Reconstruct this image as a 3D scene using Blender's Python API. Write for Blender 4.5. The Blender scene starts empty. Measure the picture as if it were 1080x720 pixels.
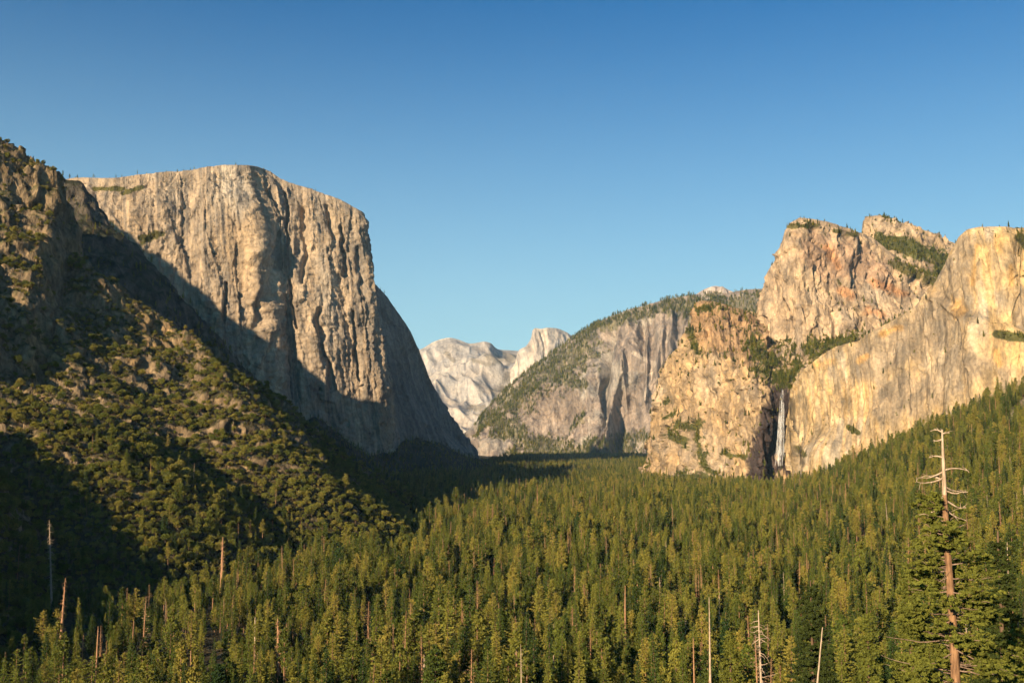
import bpy, math, random
import numpy as np
from math import radians as R

random.seed(7)
rng = np.random.default_rng(11)
scene = bpy.context.scene
COL = scene.collection

# ------------------------------------------------------------------ camera
W, H, F = 1080.0, 720.0, 1080.0
HORIZON = 459.0
PITCH = math.atan((HORIZON - H / 2) / F)
cp, sp = math.cos(PITCH), math.sin(PITCH)
SUN_EL, SUN_TH = R(18.0), R(32.0)             # height of the sun; how far left of straight behind the viewer
SUN = np.array([-math.sin(SUN_TH) * math.cos(SUN_EL), -math.cos(SUN_TH) * math.cos(SUN_EL), math.sin(SUN_EL)])


def at(px, py, Y):
    u, v = (px - W / 2) / F, (H / 2 - py) / F
    k = Y / (cp - v * sp)
    return np.array([u * k, Y, (sp + v * cp) * k])


def proj(P):
    x, y, z = P[..., 0], P[..., 1], P[..., 2]
    d = y * cp + z * sp
    d = np.where(d < 1e-3, 1e-3, d)
    v = (z * cp - y * sp) / d
    return W / 2 + F * x / d, H / 2 - F * v


# ------------------------------------------------------------------ noise
_perm = np.random.default_rng(3).permutation(256).astype(np.int32)
_g = np.random.default_rng(4).normal(size=(256, 3))
_g = (_g / np.linalg.norm(_g, axis=1, keepdims=True) * 1.6).astype(np.float32)

_cell = np.random.default_rng(5).random((256, 3)).astype(np.float32)
_lvl = ((np.random.default_rng(6).random(256) - .5) * .5).astype(np.float32)


def pn(P):
    P = np.asarray(P, dtype=np.float64)
    i = np.floor(P).astype(np.int64)
    f = (P - i).astype(np.float32)
    i = (i & 255).astype(np.int32)
    w = f * f * f * (f * (f * 6 - 15) + 10)
    out = 0
    for dx in (0, 1):
        hx = _perm[(i[..., 0] + dx) & 255]
        wx = w[..., 0] if dx else 1 - w[..., 0]
        for dy in (0, 1):
            hy = _perm[(hx + i[..., 1] + dy) & 255]
            wy = w[..., 1] if dy else 1 - w[..., 1]
            for dz in (0, 1):
                h = _perm[(hy + i[..., 2] + dz) & 255]
                wz = w[..., 2] if dz else 1 - w[..., 2]
                g = _g[h]
                d = g[..., 0] * (f[..., 0] - dx) + g[..., 1] * (f[..., 1] - dy) + g[..., 2] * (f[..., 2] - dz)
                out = out + wx * wy * wz * d
    return out


def fbm(P, s, o=4, off=0.0, gain=.5):
    s = np.array(s) if np.ndim(s) else np.array([s, s, s])
    Q = P * s + off
    a, t, n = 1.0, 0, 0
    for k in range(o):
        t = t + a * pn(Q)
        n += a
        a *= gain
        Q = Q * 2.03 + 17.3
    return t / n


def ridged(P, s, o=3, off=0.0, gain=.5):
    s = np.array(s) if np.ndim(s) else np.array([s, s, s])
    Q = P * s + off
    a, t, n = 1.0, 0, 0
    for k in range(o):
        t = t + a * (1 - 2.2 * np.abs(pn(Q)))
        n += a
        a *= gain
        Q = Q * 2.07 + 9.1
    return t / n


def facet(P, s, seed=0):
    """broken rock: every Voronoi cell is a plane tilted its own way, about -.5 to .5"""
    s = np.array(s) if np.ndim(s) else np.array([s, s, s])
    Q = (P * s + seed * 7.7).reshape(-1, 3).astype(np.float32)
    I = np.floor(Q).astype(np.int32); f = Q - I
    bd = np.full(len(Q), 9e9, dtype=np.float32); out = np.zeros(len(Q), dtype=np.float32)
    for dx in (-1, 0, 1):
        hx = _perm[(I[:, 0] + dx) & 255]
        for dy in (-1, 0, 1):
            hy = _perm[(hx + I[:, 1] + dy) & 255]
            for dz in (-1, 0, 1):
                h = _perm[(hy + I[:, 2] + dz) & 255]
                o = f - (_cell[h] + np.array([dx, dy, dz], dtype=np.float32))
                d = (o * o).sum(1)
                m = d < bd
                bd = np.where(m, d, bd)
                out = np.where(m, (o * _g[h]).sum(1) * .45 + _lvl[h], out)
    return out.reshape(P.shape[:-1])


def sstep(a, b, x):
    t = np.clip((x - a) / (b - a), 0, 1)
    return t * t * (3 - 2 * t)


def mixc(a, b, t):
    return a * (1 - t[..., None]) + np.asarray(b) * t[..., None]


# ------------------------------------------------------------------ object helpers
def tag(o, label=None, cat=None, group=None, kind=None):
    if label: o['label'] = label
    if cat: o['category'] = cat
    if group: o['group'] = group
    if kind: o['kind'] = kind
    return o


def mesh_from(name, V, Fc, mats=(), midx=None, smooth=True, col=None, flow=None):
    V = np.asarray(V, dtype=np.float32).reshape(-1, 3)
    me = bpy.data.meshes.new(name)
    Fc = [np.asarray(f, dtype=np.int32) for f in (Fc if isinstance(Fc, list) else [Fc])]
    Fc = [f for f in Fc if len(f)]
    nl = sum(f.size for f in Fc)
    npoly = sum(len(f) for f in Fc)
    me.vertices.add(len(V)); me.vertices.foreach_set('co', V.ravel())
    me.loops.add(nl); me.loops.foreach_set('vertex_index', np.concatenate([f.ravel() for f in Fc]))
    tot = np.concatenate([np.full(len(f), f.shape[1], dtype=np.int32) for f in Fc])
    st = np.concatenate([[0], np.cumsum(tot)[:-1]]).astype(np.int32)
    me.polygons.add(npoly)
    me.polygons.foreach_set('loop_start', st)
    me.polygons.foreach_set('loop_total', tot)
    if midx is not None: me.polygons.foreach_set('material_index', np.asarray(midx, dtype=np.int32))
    me.polygons.foreach_set('use_smooth', np.full(npoly, smooth))
    for m in mats: me.materials.append(m)
    if col is not None:
        a = me.color_attributes.new('tint', 'FLOAT_COLOR', 'POINT')
        c = np.ones((len(V), 4), dtype=np.float32); c[:, :3] = col.reshape(-1, 3)
        a.data.foreach_set('color', c.ravel())
    if col is not None:
        a = me.attributes.new('flow', 'FLOAT_VECTOR', 'POINT')
        a.data.foreach_set('vector', (V if flow is None else flow.reshape(-1, 3)).astype(np.float32).ravel())
    me.update(calc_edges=True)
    return me


def link(name, me, parent=None):
    o = bpy.data.objects.new(name, me); COL.objects.link(o)
    if parent: o.parent = parent
    return o


def grid_faces(nu, nv):
    a = (np.arange(nv - 1)[:, None] * nu + np.arange(nu - 1)[None]).ravel()
    return np.stack([a, a + 1, a + 1 + nu, a + nu], 1)


def grid_normals(P):
    du = np.gradient(P, axis=1); dv = np.gradient(P, axis=0)
    n = np.cross(du, dv)
    return n / (np.linalg.norm(n, axis=-1, keepdims=True) + 1e-9)


def capsules(P, caps):
    """largest value over capsules (px1,py1,px2,py2,radius) seen where the points stand: 1 on the axis, 0 at the radius"""
    px, py = proj(P)
    m = np.full(px.shape, -2.0)
    for x1, y1, x2, y2, r in caps:
        dx, dy = x2 - x1, y2 - y1
        L = dx * dx + dy * dy + 1e-6
        t = np.clip(((px - x1) * dx + (py - y1) * dy) / L, 0, 1)
        d = np.hypot(px - x1 - t * dx, py - y1 - t * dy)
        m = np.maximum(m, 1 - d / r)
    return m


# ------------------------------------------------------------------ materials
def nmat(name):
    m = bpy.data.materials.new(name); m.use_nodes = True
    nt = m.node_tree; nt.nodes.clear()
    out = nt.nodes.new('ShaderNodeOutputMaterial')
    return m, nt, out


def nd(nt, typ, **kw):
    n = nt.nodes.new(typ)
    for k, v in kw.items():
        if k.startswith('i_'):
            n.inputs[k[2:].replace('_', ' ')].default_value = v
        else:
            setattr(n, k, v)
    return n


def ramp(nt, a, b, ca=(0, 0, 0, 1), cb=(1, 1, 1, 1)):
    r = nt.nodes.new('ShaderNodeValToRGB')
    r.color_ramp.elements[0].position = a; r.color_ramp.elements[1].position = b
    r.color_ramp.elements[0].color = ca; r.color_ramp.elements[1].color = cb
    return r


def rock_material(name, m_per, streak=.12, lo=.62, hi=1.3, bump=1.0, warm=(1.06, 1.0, .92)):
    """granite: the attribute tint times several scales of mottling and vertical streaks; m_per is the metres of the finest grain"""
    m, nt, out = nmat(name)
    L = nt.links.new
    b = nd(nt, 'ShaderNodeBsdfPrincipled', i_Roughness=.9)
    b.inputs['Specular IOR Level'].default_value = .15
    geo = nd(nt, 'ShaderNodeNewGeometry')
    att = nd(nt, 'ShaderNodeAttribute', attribute_name='tint')

    fl = nd(nt, 'ShaderNodeAttribute', attribute_name='flow')

    def noise(scale, zs, det=5, rough=.6, src=None):
        mp = nd(nt, 'ShaderNodeMapping'); mp.inputs['Scale'].default_value = (scale, scale, scale * zs)
        L(src or geo.outputs['Position'], mp.inputs['Vector'])
        n = nd(nt, 'ShaderNodeTexNoise', i_Scale=1.0, i_Detail=det, i_Roughness=rough)
        L(mp.outputs[0], n.inputs['Vector'])
        return n
    n1 = noise(1 / (m_per * 7), .6)
    n2 = noise(1 / (m_per * 2.2), streak, 4, .6, fl.outputs['Vector'])
    n3 = noise(1 / (m_per * 1.3), .8, 3, .7)
    r1 = ramp(nt, .36, .66, (lo, lo, lo * 1.02, 1), (hi * warm[0], hi * warm[1], hi * warm[2], 1)); L(n1.outputs[0], r1.inputs[0])
    r2 = ramp(nt, .34, .6, (.62, .62, .64, 1), (1.08, 1.06, 1.03, 1)); L(n2.outputs[0], r2.inputs[0])
    r3 = ramp(nt, .3, .7, (.75, .75, .75, 1), (1.2, 1.2, 1.2, 1)); L(n3.outputs[0], r3.inputs[0])
    dn = noise(1 / (m_per * 5), .6, 2, .5)
    dv = nd(nt, 'ShaderNodeVectorMath', operation='MULTIPLY_ADD'); L(dn.outputs[1], dv.inputs[0]); dv.inputs[1].default_value = (m_per * 5,) * 3; L(fl.outputs['Vector'], dv.inputs[2])
    cm = nd(nt, 'ShaderNodeMapping'); cs = 1 / (m_per * 6.5); cm.inputs['Scale'].default_value = (cs, cs, cs * .2); L(dv.outputs[0], cm.inputs[0])
    vo = nd(nt, 'ShaderNodeTexVoronoi', feature='DISTANCE_TO_EDGE', i_Scale=1.0); L(cm.outputs[0], vo.inputs['Vector'])
    r4 = ramp(nt, 0.0, .06, (.7, .7, .72, 1), (1, 1, 1, 1)); L(vo.outputs[0], r4.inputs[0])
    cur = att.outputs['Color']
    for r in (r1, r2, r3, r4):
        mx = nd(nt, 'ShaderNodeMix', data_type='RGBA', blend_type='MULTIPLY'); mx.inputs[0].default_value = 1
        mx.clamp_result = False
        L(cur, mx.inputs[6]); L(r.outputs[0], mx.inputs[7]); cur = mx.outputs[2]
    L(cur, b.inputs['Base Color'])
    add = nd(nt, 'ShaderNodeMath', operation='ADD'); L(n2.outputs[0], add.inputs[0]); L(n3.outputs[0], add.inputs[1])
    bp = nd(nt, 'ShaderNodeBump', i_Strength=.9 * bump, i_Distance=m_per * 1.1)
    L(add.outputs[0], bp.inputs['Height']); L(bp.outputs[0], b.inputs['Normal'])
    L(b.outputs[0], out.inputs[0])
    return m


def foliage_material(name, c1, c2, c3=None, transl=.18, noise_s=.35, bright=1.0):
    m, nt, out = nmat(name)
    L = nt.links.new
    oi = nd(nt, 'ShaderNodeObjectInfo')
    geo = nd(nt, 'ShaderNodeNewGeometry')
    r = nt.nodes.new('ShaderNodeValToRGB')
    cols = [c1, c2] + ([c3] if c3 else [])
    while len(r.color_ramp.elements) < len(cols): r.color_ramp.elements.new(.5)
    for i, c in enumerate(cols):
        r.color_ramp.elements[i].position = i / (len(cols) - 1)
        r.color_ramp.elements[i].color = (c[0] * bright, c[1] * bright, c[2] * bright, 1)
    L(oi.outputs['Random'], r.inputs[0])
    tc = nd(nt, 'ShaderNodeTexCoord')
    n = nd(nt, 'ShaderNodeTexNoise', i_Scale=noise_s, i_Detail=2.0)
    L(geo.outputs['Position'], n.inputs['Vector'])
    rr = ramp(nt, .3, .7, (.7, .72, .75, 1), (1.3, 1.25, 1.1, 1)); L(n.outputs[0], rr.inputs[0])
    mx = nd(nt, 'ShaderNodeMix', data_type='RGBA', blend_type='MULTIPLY'); mx.inputs[0].default_value = 1
    L(r.outputs[0], mx.inputs[6]); L(rr.outputs[0], mx.inputs[7])
    d = nd(nt, 'ShaderNodeBsdfDiffuse'); t = nd(nt, 'ShaderNodeBsdfTranslucent')
    L(mx.outputs[2], d.inputs[0]); L(mx.outputs[2], t.inputs[0])
    ms = nd(nt, 'ShaderNodeMixShader'); ms.inputs[0].default_value = transl
    L(d.outputs[0], ms.inputs[1]); L(t.outputs[0], ms.inputs[2]); L(ms.outputs[0], out.inputs[0])
    return m


def bark_material(name, c1, c2, sc=1.2):
    m, nt, out = nmat(name)
    L = nt.links.new
    b = nd(nt, 'ShaderNodeBsdfPrincipled', i_Roughness=.9); b.inputs['Specular IOR Level'].default_value = .1
    tc = nd(nt, 'ShaderNodeTexCoord'); mp = nd(nt, 'ShaderNodeMapping'); mp.inputs['Scale'].default_value = (sc * 3, sc * 3, sc * .5)
    L(tc.outputs['Object'], mp.inputs[0])
    n = nd(nt, 'ShaderNodeTexNoise', i_Scale=1.0, i_Detail=5.0, i_Roughness=.65); L(mp.outputs[0], n.inputs['Vector'])
    r = ramp(nt, .35, .65, (*c1, 1), (*c2, 1)); L(n.outputs[0], r.inputs[0]); L(r.outputs[0], b.inputs['Base Color'])
    bp = nd(nt, 'ShaderNodeBump', i_Strength=.7, i_Distance=.08); L(n.outputs[0], bp.inputs['Height']); L(bp.outputs[0], b.inputs['Normal'])
    L(b.outputs[0], out.inputs[0])
    return m


M_fir = foliage_material('fir_needles', (.030, .055, .018), (.105, .132, .026), (.235, .222, .045))
M_pine = foliage_material('pine_needles', (.055, .078, .020), (.150, .160, .032), (.27, .225, .050))
M_hero = foliage_material('near_pine_needles', (.12, .135, .028), (.135, .145, .03), noise_s=.8)
M_dark = foliage_material('dark_pine_needles', (.046, .062, .018), (.052, .066, .020), noise_s=.8)
M_oak = foliage_material('oak_leaves', (.085, .102, .022), (.155, .158, .034), (.235, .20, .045))
M_bush = foliage_material('scrub_leaves', (.085, .088, .020), (.15, .138, .032), (.21, .17, .045))
M_dead = foliage_material('dead_needles', (.13, .085, .045), (.20, .125, .065), (.24, .17, .10), transl=.05)
M_bark = bark_material('bark', (.07, .045, .03), (.16, .10, .06))
M_redbark = bark_material('red_bark', (.11, .062, .036), (.33, .19, .10))
M_grey = bark_material('bare_wood', (.24, .17, .11), (.55, .42, .30))
M_limb = bark_material('limb_bark', (.12, .08, .055), (.30, .21, .15))
M_rust = bark_material('rusty_bare_wood', (.20, .105, .055), (.42, .24, .13))


# ------------------------------------------------------------------ tree shapes
def tube(pts, rad, n=6):
    pts = np.asarray(pts, float); rad = np.asarray(rad, float)
    k = len(pts)
    t = np.gradient(pts, axis=0); t /= np.linalg.norm(t, axis=1, keepdims=True) + 1e-9
    ref = np.where(np.abs(t[:, 2:3]) > .9, [[1., 0, 0]], [[0, 0, 1.]])
    a = np.cross(t, ref); a /= np.linalg.norm(a, axis=1, keepdims=True) + 1e-9
    b = np.cross(t, a)
    th = np.arange(n) / n * 2 * math.pi
    ring = a[:, None] * np.cos(th)[None, :, None] + b[:, None] * np.sin(th)[None, :, None]
    V = (pts[:, None] + ring * rad[:, None, None]).reshape(-1, 3)
    i = np.arange(k - 1)[:, None] * n; j = np.arange(n)[None]
    Fq = np.stack([i + j, i + (j + 1) % n, i + n + (j + 1) % n, i + n + j], -1).reshape(-1, 4)
    return V, Fq


class Geo:
    def __init__(s): s.V = []; s.F = []; s.m = []; s.n = 0

    def add(s, V, Fq, mi=0):
        s.V.append(V); s.F.append(Fq + s.n); s.m.append(np.full(len(Fq), mi)); s.n += len(V)

    def leaves(s, C, D, size, rs, mi=0, asp=.55, spread=.9):
        """diamond sprays at C pointing roughly along D, each a little cup of two triangles seen from any side"""
        n = len(C)
        D = D + rs.normal(size=(n, 3)) * spread
        D /= np.linalg.norm(D, axis=1, keepdims=True) + 1e-9
        N = rs.normal(size=(n, 3)) + np.array([0, 0, .8])
        S = np.cross(D, N); S /= np.linalg.norm(S, axis=1, keepdims=True) + 1e-9
        L = size[:, None]
        V = np.stack([C - D * L * .5, C + S * L * asp * .5, C + D * L * .5, C - S * L * asp * .5], 1)
        V[:, 1] += (rs.random((n, 1)) - .5) * L * .3
        s.add(V.reshape(-1, 3), np.arange(n * 4).reshape(n, 4), mi)

    def mesh(s, name, mats, smooth=False):
        return mesh_from(name, np.concatenate(s.V), np.concatenate(s.F), mats, np.concatenate(s.m), smooth)


def trunk_geo(g, h, r, rs, mi=0, lean=.01, top=1.0, n=7):
    z = np.linspace(-3, h * top, 9)
    p = np.stack([np.cumsum(rs.normal(size=9)) * lean * r * 2, np.cumsum(rs.normal(size=9)) * lean * r * 2, z], 1)
    p[:, :2] -= p[1, :2]
    g.add(*tube(p, r * (1 - np.linspace(0, 1, 9) * .9) ** .8 + .02, n), mi)
    return p


def conifer(seed, h, rad, start=.18, dens=1.0, droop=.35, shape=.8, size=1.0, raggy=.25, gaps=.1):
    rs = np.random.default_rng(seed)
    gt, gc = Geo(), Geo()
    trunk_geo(gt, h, h * .011 + .08, rs)
    z = h * start
    C, D, S = [], [], []
    lop = rs.random(3) * 6.28
    while z < h * .985:
        t = (z - h * start) / (h * (1 - start))
        env = rad * ((1 - t) ** shape) * min(1, .55 + t * 3.2) + .25
        nb = max(3, int(round((5 + 2 * (1 - t)) * dens)))
        a0 = rs.random() * 6.28
        for k in range(nb):
            if rs.random() < gaps * (1 - t): continue
            a = a0 + 6.283 * k / nb + rs.normal() * .25
            L = env * (1 + rs.normal() * raggy) * (1 + .18 * math.sin(a + lop[0] + z * .25))
            L = max(L, .3)
            dirv = np.array([math.cos(a), math.sin(a), -droop * (1 - t * .9) + .1])
            m = max(2, int(L * 2.0 * dens + 1.5))
            f = (np.arange(m) + rs.random(m)) / m
            f = .15 + .85 * f
            P = np.array([0, 0, z]) + dirv * (L * f)[:, None]
            P[:, 2] += .18 * L * f ** 2
            for rep in range(2):
                C.append(P + rs.normal(size=(m, 3)) * .22 * np.array([1, 1, .6])); D.append(np.tile(dirv, (m, 1)))
                S.append((.75 + .55 * rs.random(m)) * size * (.75 + .35 * (1 - t)))
        z += (.62 + .5 * (1 - t)) / dens * h / 38
    C.append(np.array([[0, 0, h * .985], [0, 0, h * .965]])); D.append(np.array([[0, 0, 3.], [0, 0, 3.]])); S.append(np.array([1., 1.]))
    gc.leaves(np.concatenate(C), np.concatenate(D), np.concatenate(S), rs, 0, .5, .55)
    return gt, gc


def broadleaf(seed, h, rad, size=.8, lobes=9, per=150):
    rs = np.random.default_rng(seed)
    gt, gc = Geo(), Geo()
    z = np.linspace(-2, h * .6, 5)
    gt.add(*tube(np.stack([z * 0, z * 0, z], 1), np.linspace(.35, .12, 5), 6))
    for k in range(lobes):
        a = rs.random() * 6.28; rr = rad * .62 * math.sqrt(rs.random())
        c = np.array([math.cos(a) * rr, math.sin(a) * rr, h * (.5 + .38 * rs.random()) * (1 - .25 * rr / rad)])
        lr = rad * (.32 + .25 * rs.random())
        gt.add(*tube(np.stack([np.array([0, 0, h * .25]), c * .6, c]), [.16, .1, .04], 5))
        d = rs.normal(size=(per, 3)); d /= np.linalg.norm(d, axis=1, keepdims=True)
        P = c + d * lr * (.55 + .5 * rs.random((per, 1))) * np.array([1, 1, .8])
        gc.leaves(P, d, size * (.6 + .8 * rs.random(per)), rs, 0, .8, .8)
    return gt, gc


def lobed(seed, h, rad, start=.3, lobes=22, per=120, size=1.1):
    """tall old conifer with a broken, rounded crown of separate boughs"""
    rs = np.random.default_rng(seed)
    gt, gc = Geo(), Geo()
    trunk_geo(gt, h, h * .013 + .1, rs, top=.97)
    for k in range(lobes):
        t = (k + rs.random()) / lobes
        z = h * (start + (.97 - start) * t)
        env = rad * (np.interp(t, [0, .25, .6, .9, 1], [.6, 1, .85, .45, .12]))
        a = k * 2.4 + rs.normal() * .5; rr = env * (.35 + .4 * rs.random())
        c = np.array([math.cos(a) * rr, math.sin(a) * rr, z])
        lr = max(.9, env * (.42 + .25 * rs.random()))
        gt.add(*tube(np.stack([np.array([0, 0, z - .8]), c * [.5, .5, 1], c]), [.14, .1, .04], 4))
        d = rs.normal(size=(per, 3)); d /= np.linalg.norm(d, axis=1, keepdims=True)
        P = c + d * lr * (.5 + .6 * rs.random((per, 1))) * np.array([1, 1, .62])
        gc.leaves(P, d, size * (.6 + .7 * rs.random(per)), rs, 0, .6, .7)
    return gt, gc


def snag(seed, h, r, twigs=40, tl=1.6, top=1.0, hook=0.):
    """dead standing trunk with stubs and twigs"""
    rs = np.random.default_rng(seed)
    gt, gb = Geo(), Geo()
    trunk_geo(gt, h, r, rs, lean=.02, top=top, n=8)
    for k in range(twigs):
        z = h * (.25 + .72 * rs.random()); a = rs.random() * 6.28
        L = tl * (.3 + rs.random() * .9) * (1.15 - z / h * .7)
        s = np.linspace(0, 1, 5)
        dz = -.5 * s ** 1.6 + (.55 * s ** 3 if rs.random() < .5 else 0) + rs.normal() * .15 * s
        P = np.stack([math.cos(a) * L * s, math.sin(a) * L * s, z + dz * L], 1)
        P[1:] += rs.normal(size=(4, 3)) * .07 * L
        gb.add(*tube(P, np.linspace(max(.05, r * .18), .02, 5), 4))
    return gt, gb


# ------------------------------------------------------------------ land
def ground_base(x, y):
    d = np.hypot(x, np.maximum(y, -200))
    z = np.interp(d, [0, 15, 60, 110, 200, 300, 450, 600, 800, 1100, 12000], [-3, -9, -34, -54, -82, -104, -124, -135, -140, -141, -141])
    x0 = 60 + .225 * y
    k = np.interp(y, [0, 700, 1500, 2200, 3000, 5000], [.22, .27, .44, .54, .50, .3])
    q = x - x0
    rise = np.where(q > 0, q * q / (q + 90), 0) * k
    rise = np.minimum(rise, 330 + rise * .05)
    rise *= 1 - sstep(2750, 3300, y) * 1
    back = np.where(y < 0, np.minimum(-y * .25, 200), 0)
    zl = np.where(x < -300, 0, 0)
    P = np.stack([x, y, x * 0], -1)
    return z + rise + back + zl + fbm(P, 1 / 160., 3) * 9 * sstep(60, 400, d) * sstep(14000, 5000, d)


def ridge_z(x, y, pts, kf, kb, kend=None):
    """height under a ridge: the crest through pts falls off at kf on the viewer's side and kb behind"""
    best = np.full(x.shape, -9e9)
    for (x0, y0, z0), (x1, y1, z1) in zip(pts[:-1], pts[1:]):
        dx, dy = x1 - x0, y1 - y0
        L = dx * dx + dy * dy
        t = np.clip(((x - x0) * dx + (y - y0) * dy) / L, 0, 1)
        ex, ey = x - x0 - t * dx, y - y0 - t * dy
        d = np.hypot(ex, ey)
        side = dx * ey - dy * ex > 0          # behind, as pts run from left to right
        k = np.where(side, kb, kf)
        if kend is not None:
            c = (ex * dx + ey * dy) / (np.sqrt(L) * np.maximum(d, 1e-3))     # 0 square to the crest, 1 straight past its end
            k = np.where(t >= 1, k + (kend - k) * sstep(0, .75, c), k)
        best = np.maximum(best, z0 + (z1 - z0) * t - d * k)
    return best


def P3(px, py, Y): return tuple(at(px, py, Y))


A_crest = [(-2600, 1150, 1500), (-1700, 1300, 1180), (-1250, 1440, 800), (-1000, 1450, 610), P3(0, 140, 1440), P3(25, 155, 1445), P3(45, 170, 1450), P3(60, 183, 1455)]
A2_crest = [P3(30, 262, 1400), P3(70, 262, 1440), P3(86, 292, 1470), P3(112, 313, 1500), P3(150, 338, 1520), P3(213, 357, 1550), P3(238, 385, 1570), P3(268, 404, 1600), P3(300, 440, 1630),
            P3(345, 472, 1680), P3(395, 500, 1720), P3(440, 522, 1790), P3(500, 545, 1850)]
C_crest = [(-1250, 1330, 700), (-950, 1320, 480), (-760, 1300, 330), (-690, 1270, 268), (-662, 1225, 226), (-643, 1180, 186), (-620, 1135, 152), (-608, 1112, 125)]
C2_crest = [P3(-60, 395, 1080), P3(9, 410, 1085), P3(58, 421, 1095), P3(111, 441, 1120), P3(147, 458, 1150), P3(185, 490, 1190), P3(215, 530, 1210)]
D_crest = [(-900, 1080, 190), (-650, 1030, 60), (-563, 1000, 40), (-531, 943, 26), (-504, 888, 6), (-480, 840, -10), (-462, 800, -25), (-430, 730, -42), (-392, 655, -60), (-345, 575, -78)]
E_crest = [P3(175, 345, 1440), P3(215, 372, 1400), P3(262, 418, 1380), P3(300, 470, 1400), P3(330, 520, 1420)]
B_crest = [(-3200, 1400, 1700), (-2500, 1900, 1420), (-1934, 2185, 1080), (-1780, 2235, 962), (-1534, 2265, 752), (-1326, 2335, 610), P3(56, 178, 2330), P3(84, 196, 2330), P3(92, 213, 2330), P3(107, 222, 2330), P3(128, 246, 2330), P3(150, 268, 2340),
           P3(163, 305, 2360), P3(195, 332, 2380), P3(220, 354, 2400), P3(240, 372, 2430), P3(272, 404, 2470), P3(320, 446, 2520), P3(360, 476, 2580),
           P3(400, 497, 2640), P3(460, 515, 2760), P3(530, 528, 2900)]
T_crest = [P3(330, 440, 3250), P3(385, 478, 3420), P3(418, 478, 3600), P3(436, 461, 3800), P3(462, 468, 3950), P3(490, 480, 4150), P3(530, 489, 4500), P3(570, 496, 5000)]


def hill_near(x, y):
    P = np.stack([x, y, x * 0], -1)
    w = fbm(P, 1 / 130., 3, 5.) * 26; w2 = fbm(P, 1 / 130., 3, 55.) * 26
    amp = sstep(-1300, -300, x) * .0 + 1
    xa, ya = x + w * amp * .6, y + w2 * amp
    z = ridge_z(xa, ya, A_crest, 1.0, 1.9, 3.2)
    z = np.maximum(z, ridge_z(xa, ya, A2_crest, .86, 1.5))
    z = np.maximum(z, ridge_z(xa, ya, C_crest, .6, 1.5, 3.0))
    z = np.maximum(z, ridge_z(xa, ya, C2_crest, .72, 1.2))
    z = np.maximum(z, ridge_z(xa, ya, D_crest, .45, 1.1, 1.5))
    z = np.maximum(z, ridge_z(xa, ya, E_crest, .75, .9))
    hgt = sstep(-140, 60, z)
    steep = sstep(0, 260, z)
    Q = np.stack([x, y, z * .7], -1)
    # gullies that run down the fall line, to the right and towards the viewer
    al = x * .8 + y * .6; ac = -x * .6 + y * .8
    G = np.stack([al / 260. + w * .01, ac / 62. + w2 * .012, x * 0], -1)
    z = z + (ridged(G, 1.0, 3, 31., .5) - .45) * 26 * hgt
    z = z + (ridged(Q, 1 / 90., 4, 3., .55) - .45) * 24 * hgt * (.5 + .5 * steep) + fbm(Q, 1 / 22., 3, 8.) * 9 * hgt + (ridged(Q, 1 / 16., 2, 4.) - .5) * 7 * steep
    base = ground_base(x, y)
    foot = -150 + (z + 150) * .55 + 12          # talus fans flatten the foot
    z = np.where(z < 20, np.maximum(z, np.minimum(foot, 20)), z) if False else z
    return np.maximum(z, base - 30)


def hill_far(x, y):
    P = np.stack([x, y, x * 0], -1)
    w = fbm(P, 1 / 160., 3, 25.) * 10; w2 = fbm(P, 1 / 160., 3, 35.) * 22
    z = ridge_z(x + w, y + w2, B_crest, 1.15, 1.2)
    z = np.maximum(z, ridge_z(x + w, y + w2, T_crest, .55, .5))
    Q = np.stack([x, y, z * .5], -1)
    hgt = sstep(-140, 60, z)
    z = z + (ridged(Q, 1 / 110., 4, 13., .55) - .45) * 34 * hgt + fbm(Q, 1 / 24., 3, 18.) * 8 * hgt
    return np.maximum(z, ground_base(x, y) - 30)


def build_heightfield(name, fn, x0, x1, y0, y1, step, colf, mat, label, cat='hill'):
    xs = np.arange(x0, x1, step); ys = np.arange(y0, y1, step)
    X, Y = np.meshgrid(xs, ys)
    Z = fn(X, Y)
    P = np.stack([X, Y, Z], -1)
    N = grid_normals(P)
    px, py = proj(P)
    # sideways crag relief on the steep parts, as real geometry
    st = sstep(.75, .45, N[..., 2])
    D = (ridged(P, 1 / 14., 2, 44.) - .4) * 2.5 * st + facet(P, (1 / 20., 1 / 20., 1 / 32.), 12) * 11 * st + facet(P, 1 / 8., 13) * 3.5 * st
    P = P + N * D[..., None]
    N = grid_normals(P)
    me = mesh_from(name, P, grid_faces(len(xs), len(ys)), [mat], col=colf(P, N))
    o = link(name, me); tag(o, label, cat, kind='structure')
    return o, P, N


def col_hill(P, N):
    c = np.ones(P.shape) * np.array([.23, .175, .11])
    n = fbm(P, 1 / 60., 4, 2.); n2 = fbm(P, 1 / 12., 3, 9.)
    c = mixc(c, (.27, .19, .10), sstep(0, .35, n))
    slope = N[..., 2]
    soil = sstep(.46, .66, slope + n2 * .3)
    c = mixc(c, (.075, .075, .032), soil)
    low = sstep(150, 20, P[..., 2] + n * 120) * soil
    c = mixc(c, (.065, .055, .025), low)
    return c


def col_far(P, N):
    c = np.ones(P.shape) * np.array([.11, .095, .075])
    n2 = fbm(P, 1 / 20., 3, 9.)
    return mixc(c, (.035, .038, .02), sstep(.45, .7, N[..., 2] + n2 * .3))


M_rock_hill = rock_material('hill_rock', 3.0, .5)
M_rock_far = rock_material('shaded_ridge_rock', 5.0, .4)

hill_o, hillP, hillN = build_heightfield('left_hill', hill_near, -1400, -60, 240, 2000, 2.4, col_hill, M_rock_hill,
                                         'rocky brush-covered hillside rising at the left edge')
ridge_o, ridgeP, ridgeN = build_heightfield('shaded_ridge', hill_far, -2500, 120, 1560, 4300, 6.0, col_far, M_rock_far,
                                            'dark ridge in shade between the near hillside and the great pale cliff')
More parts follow.
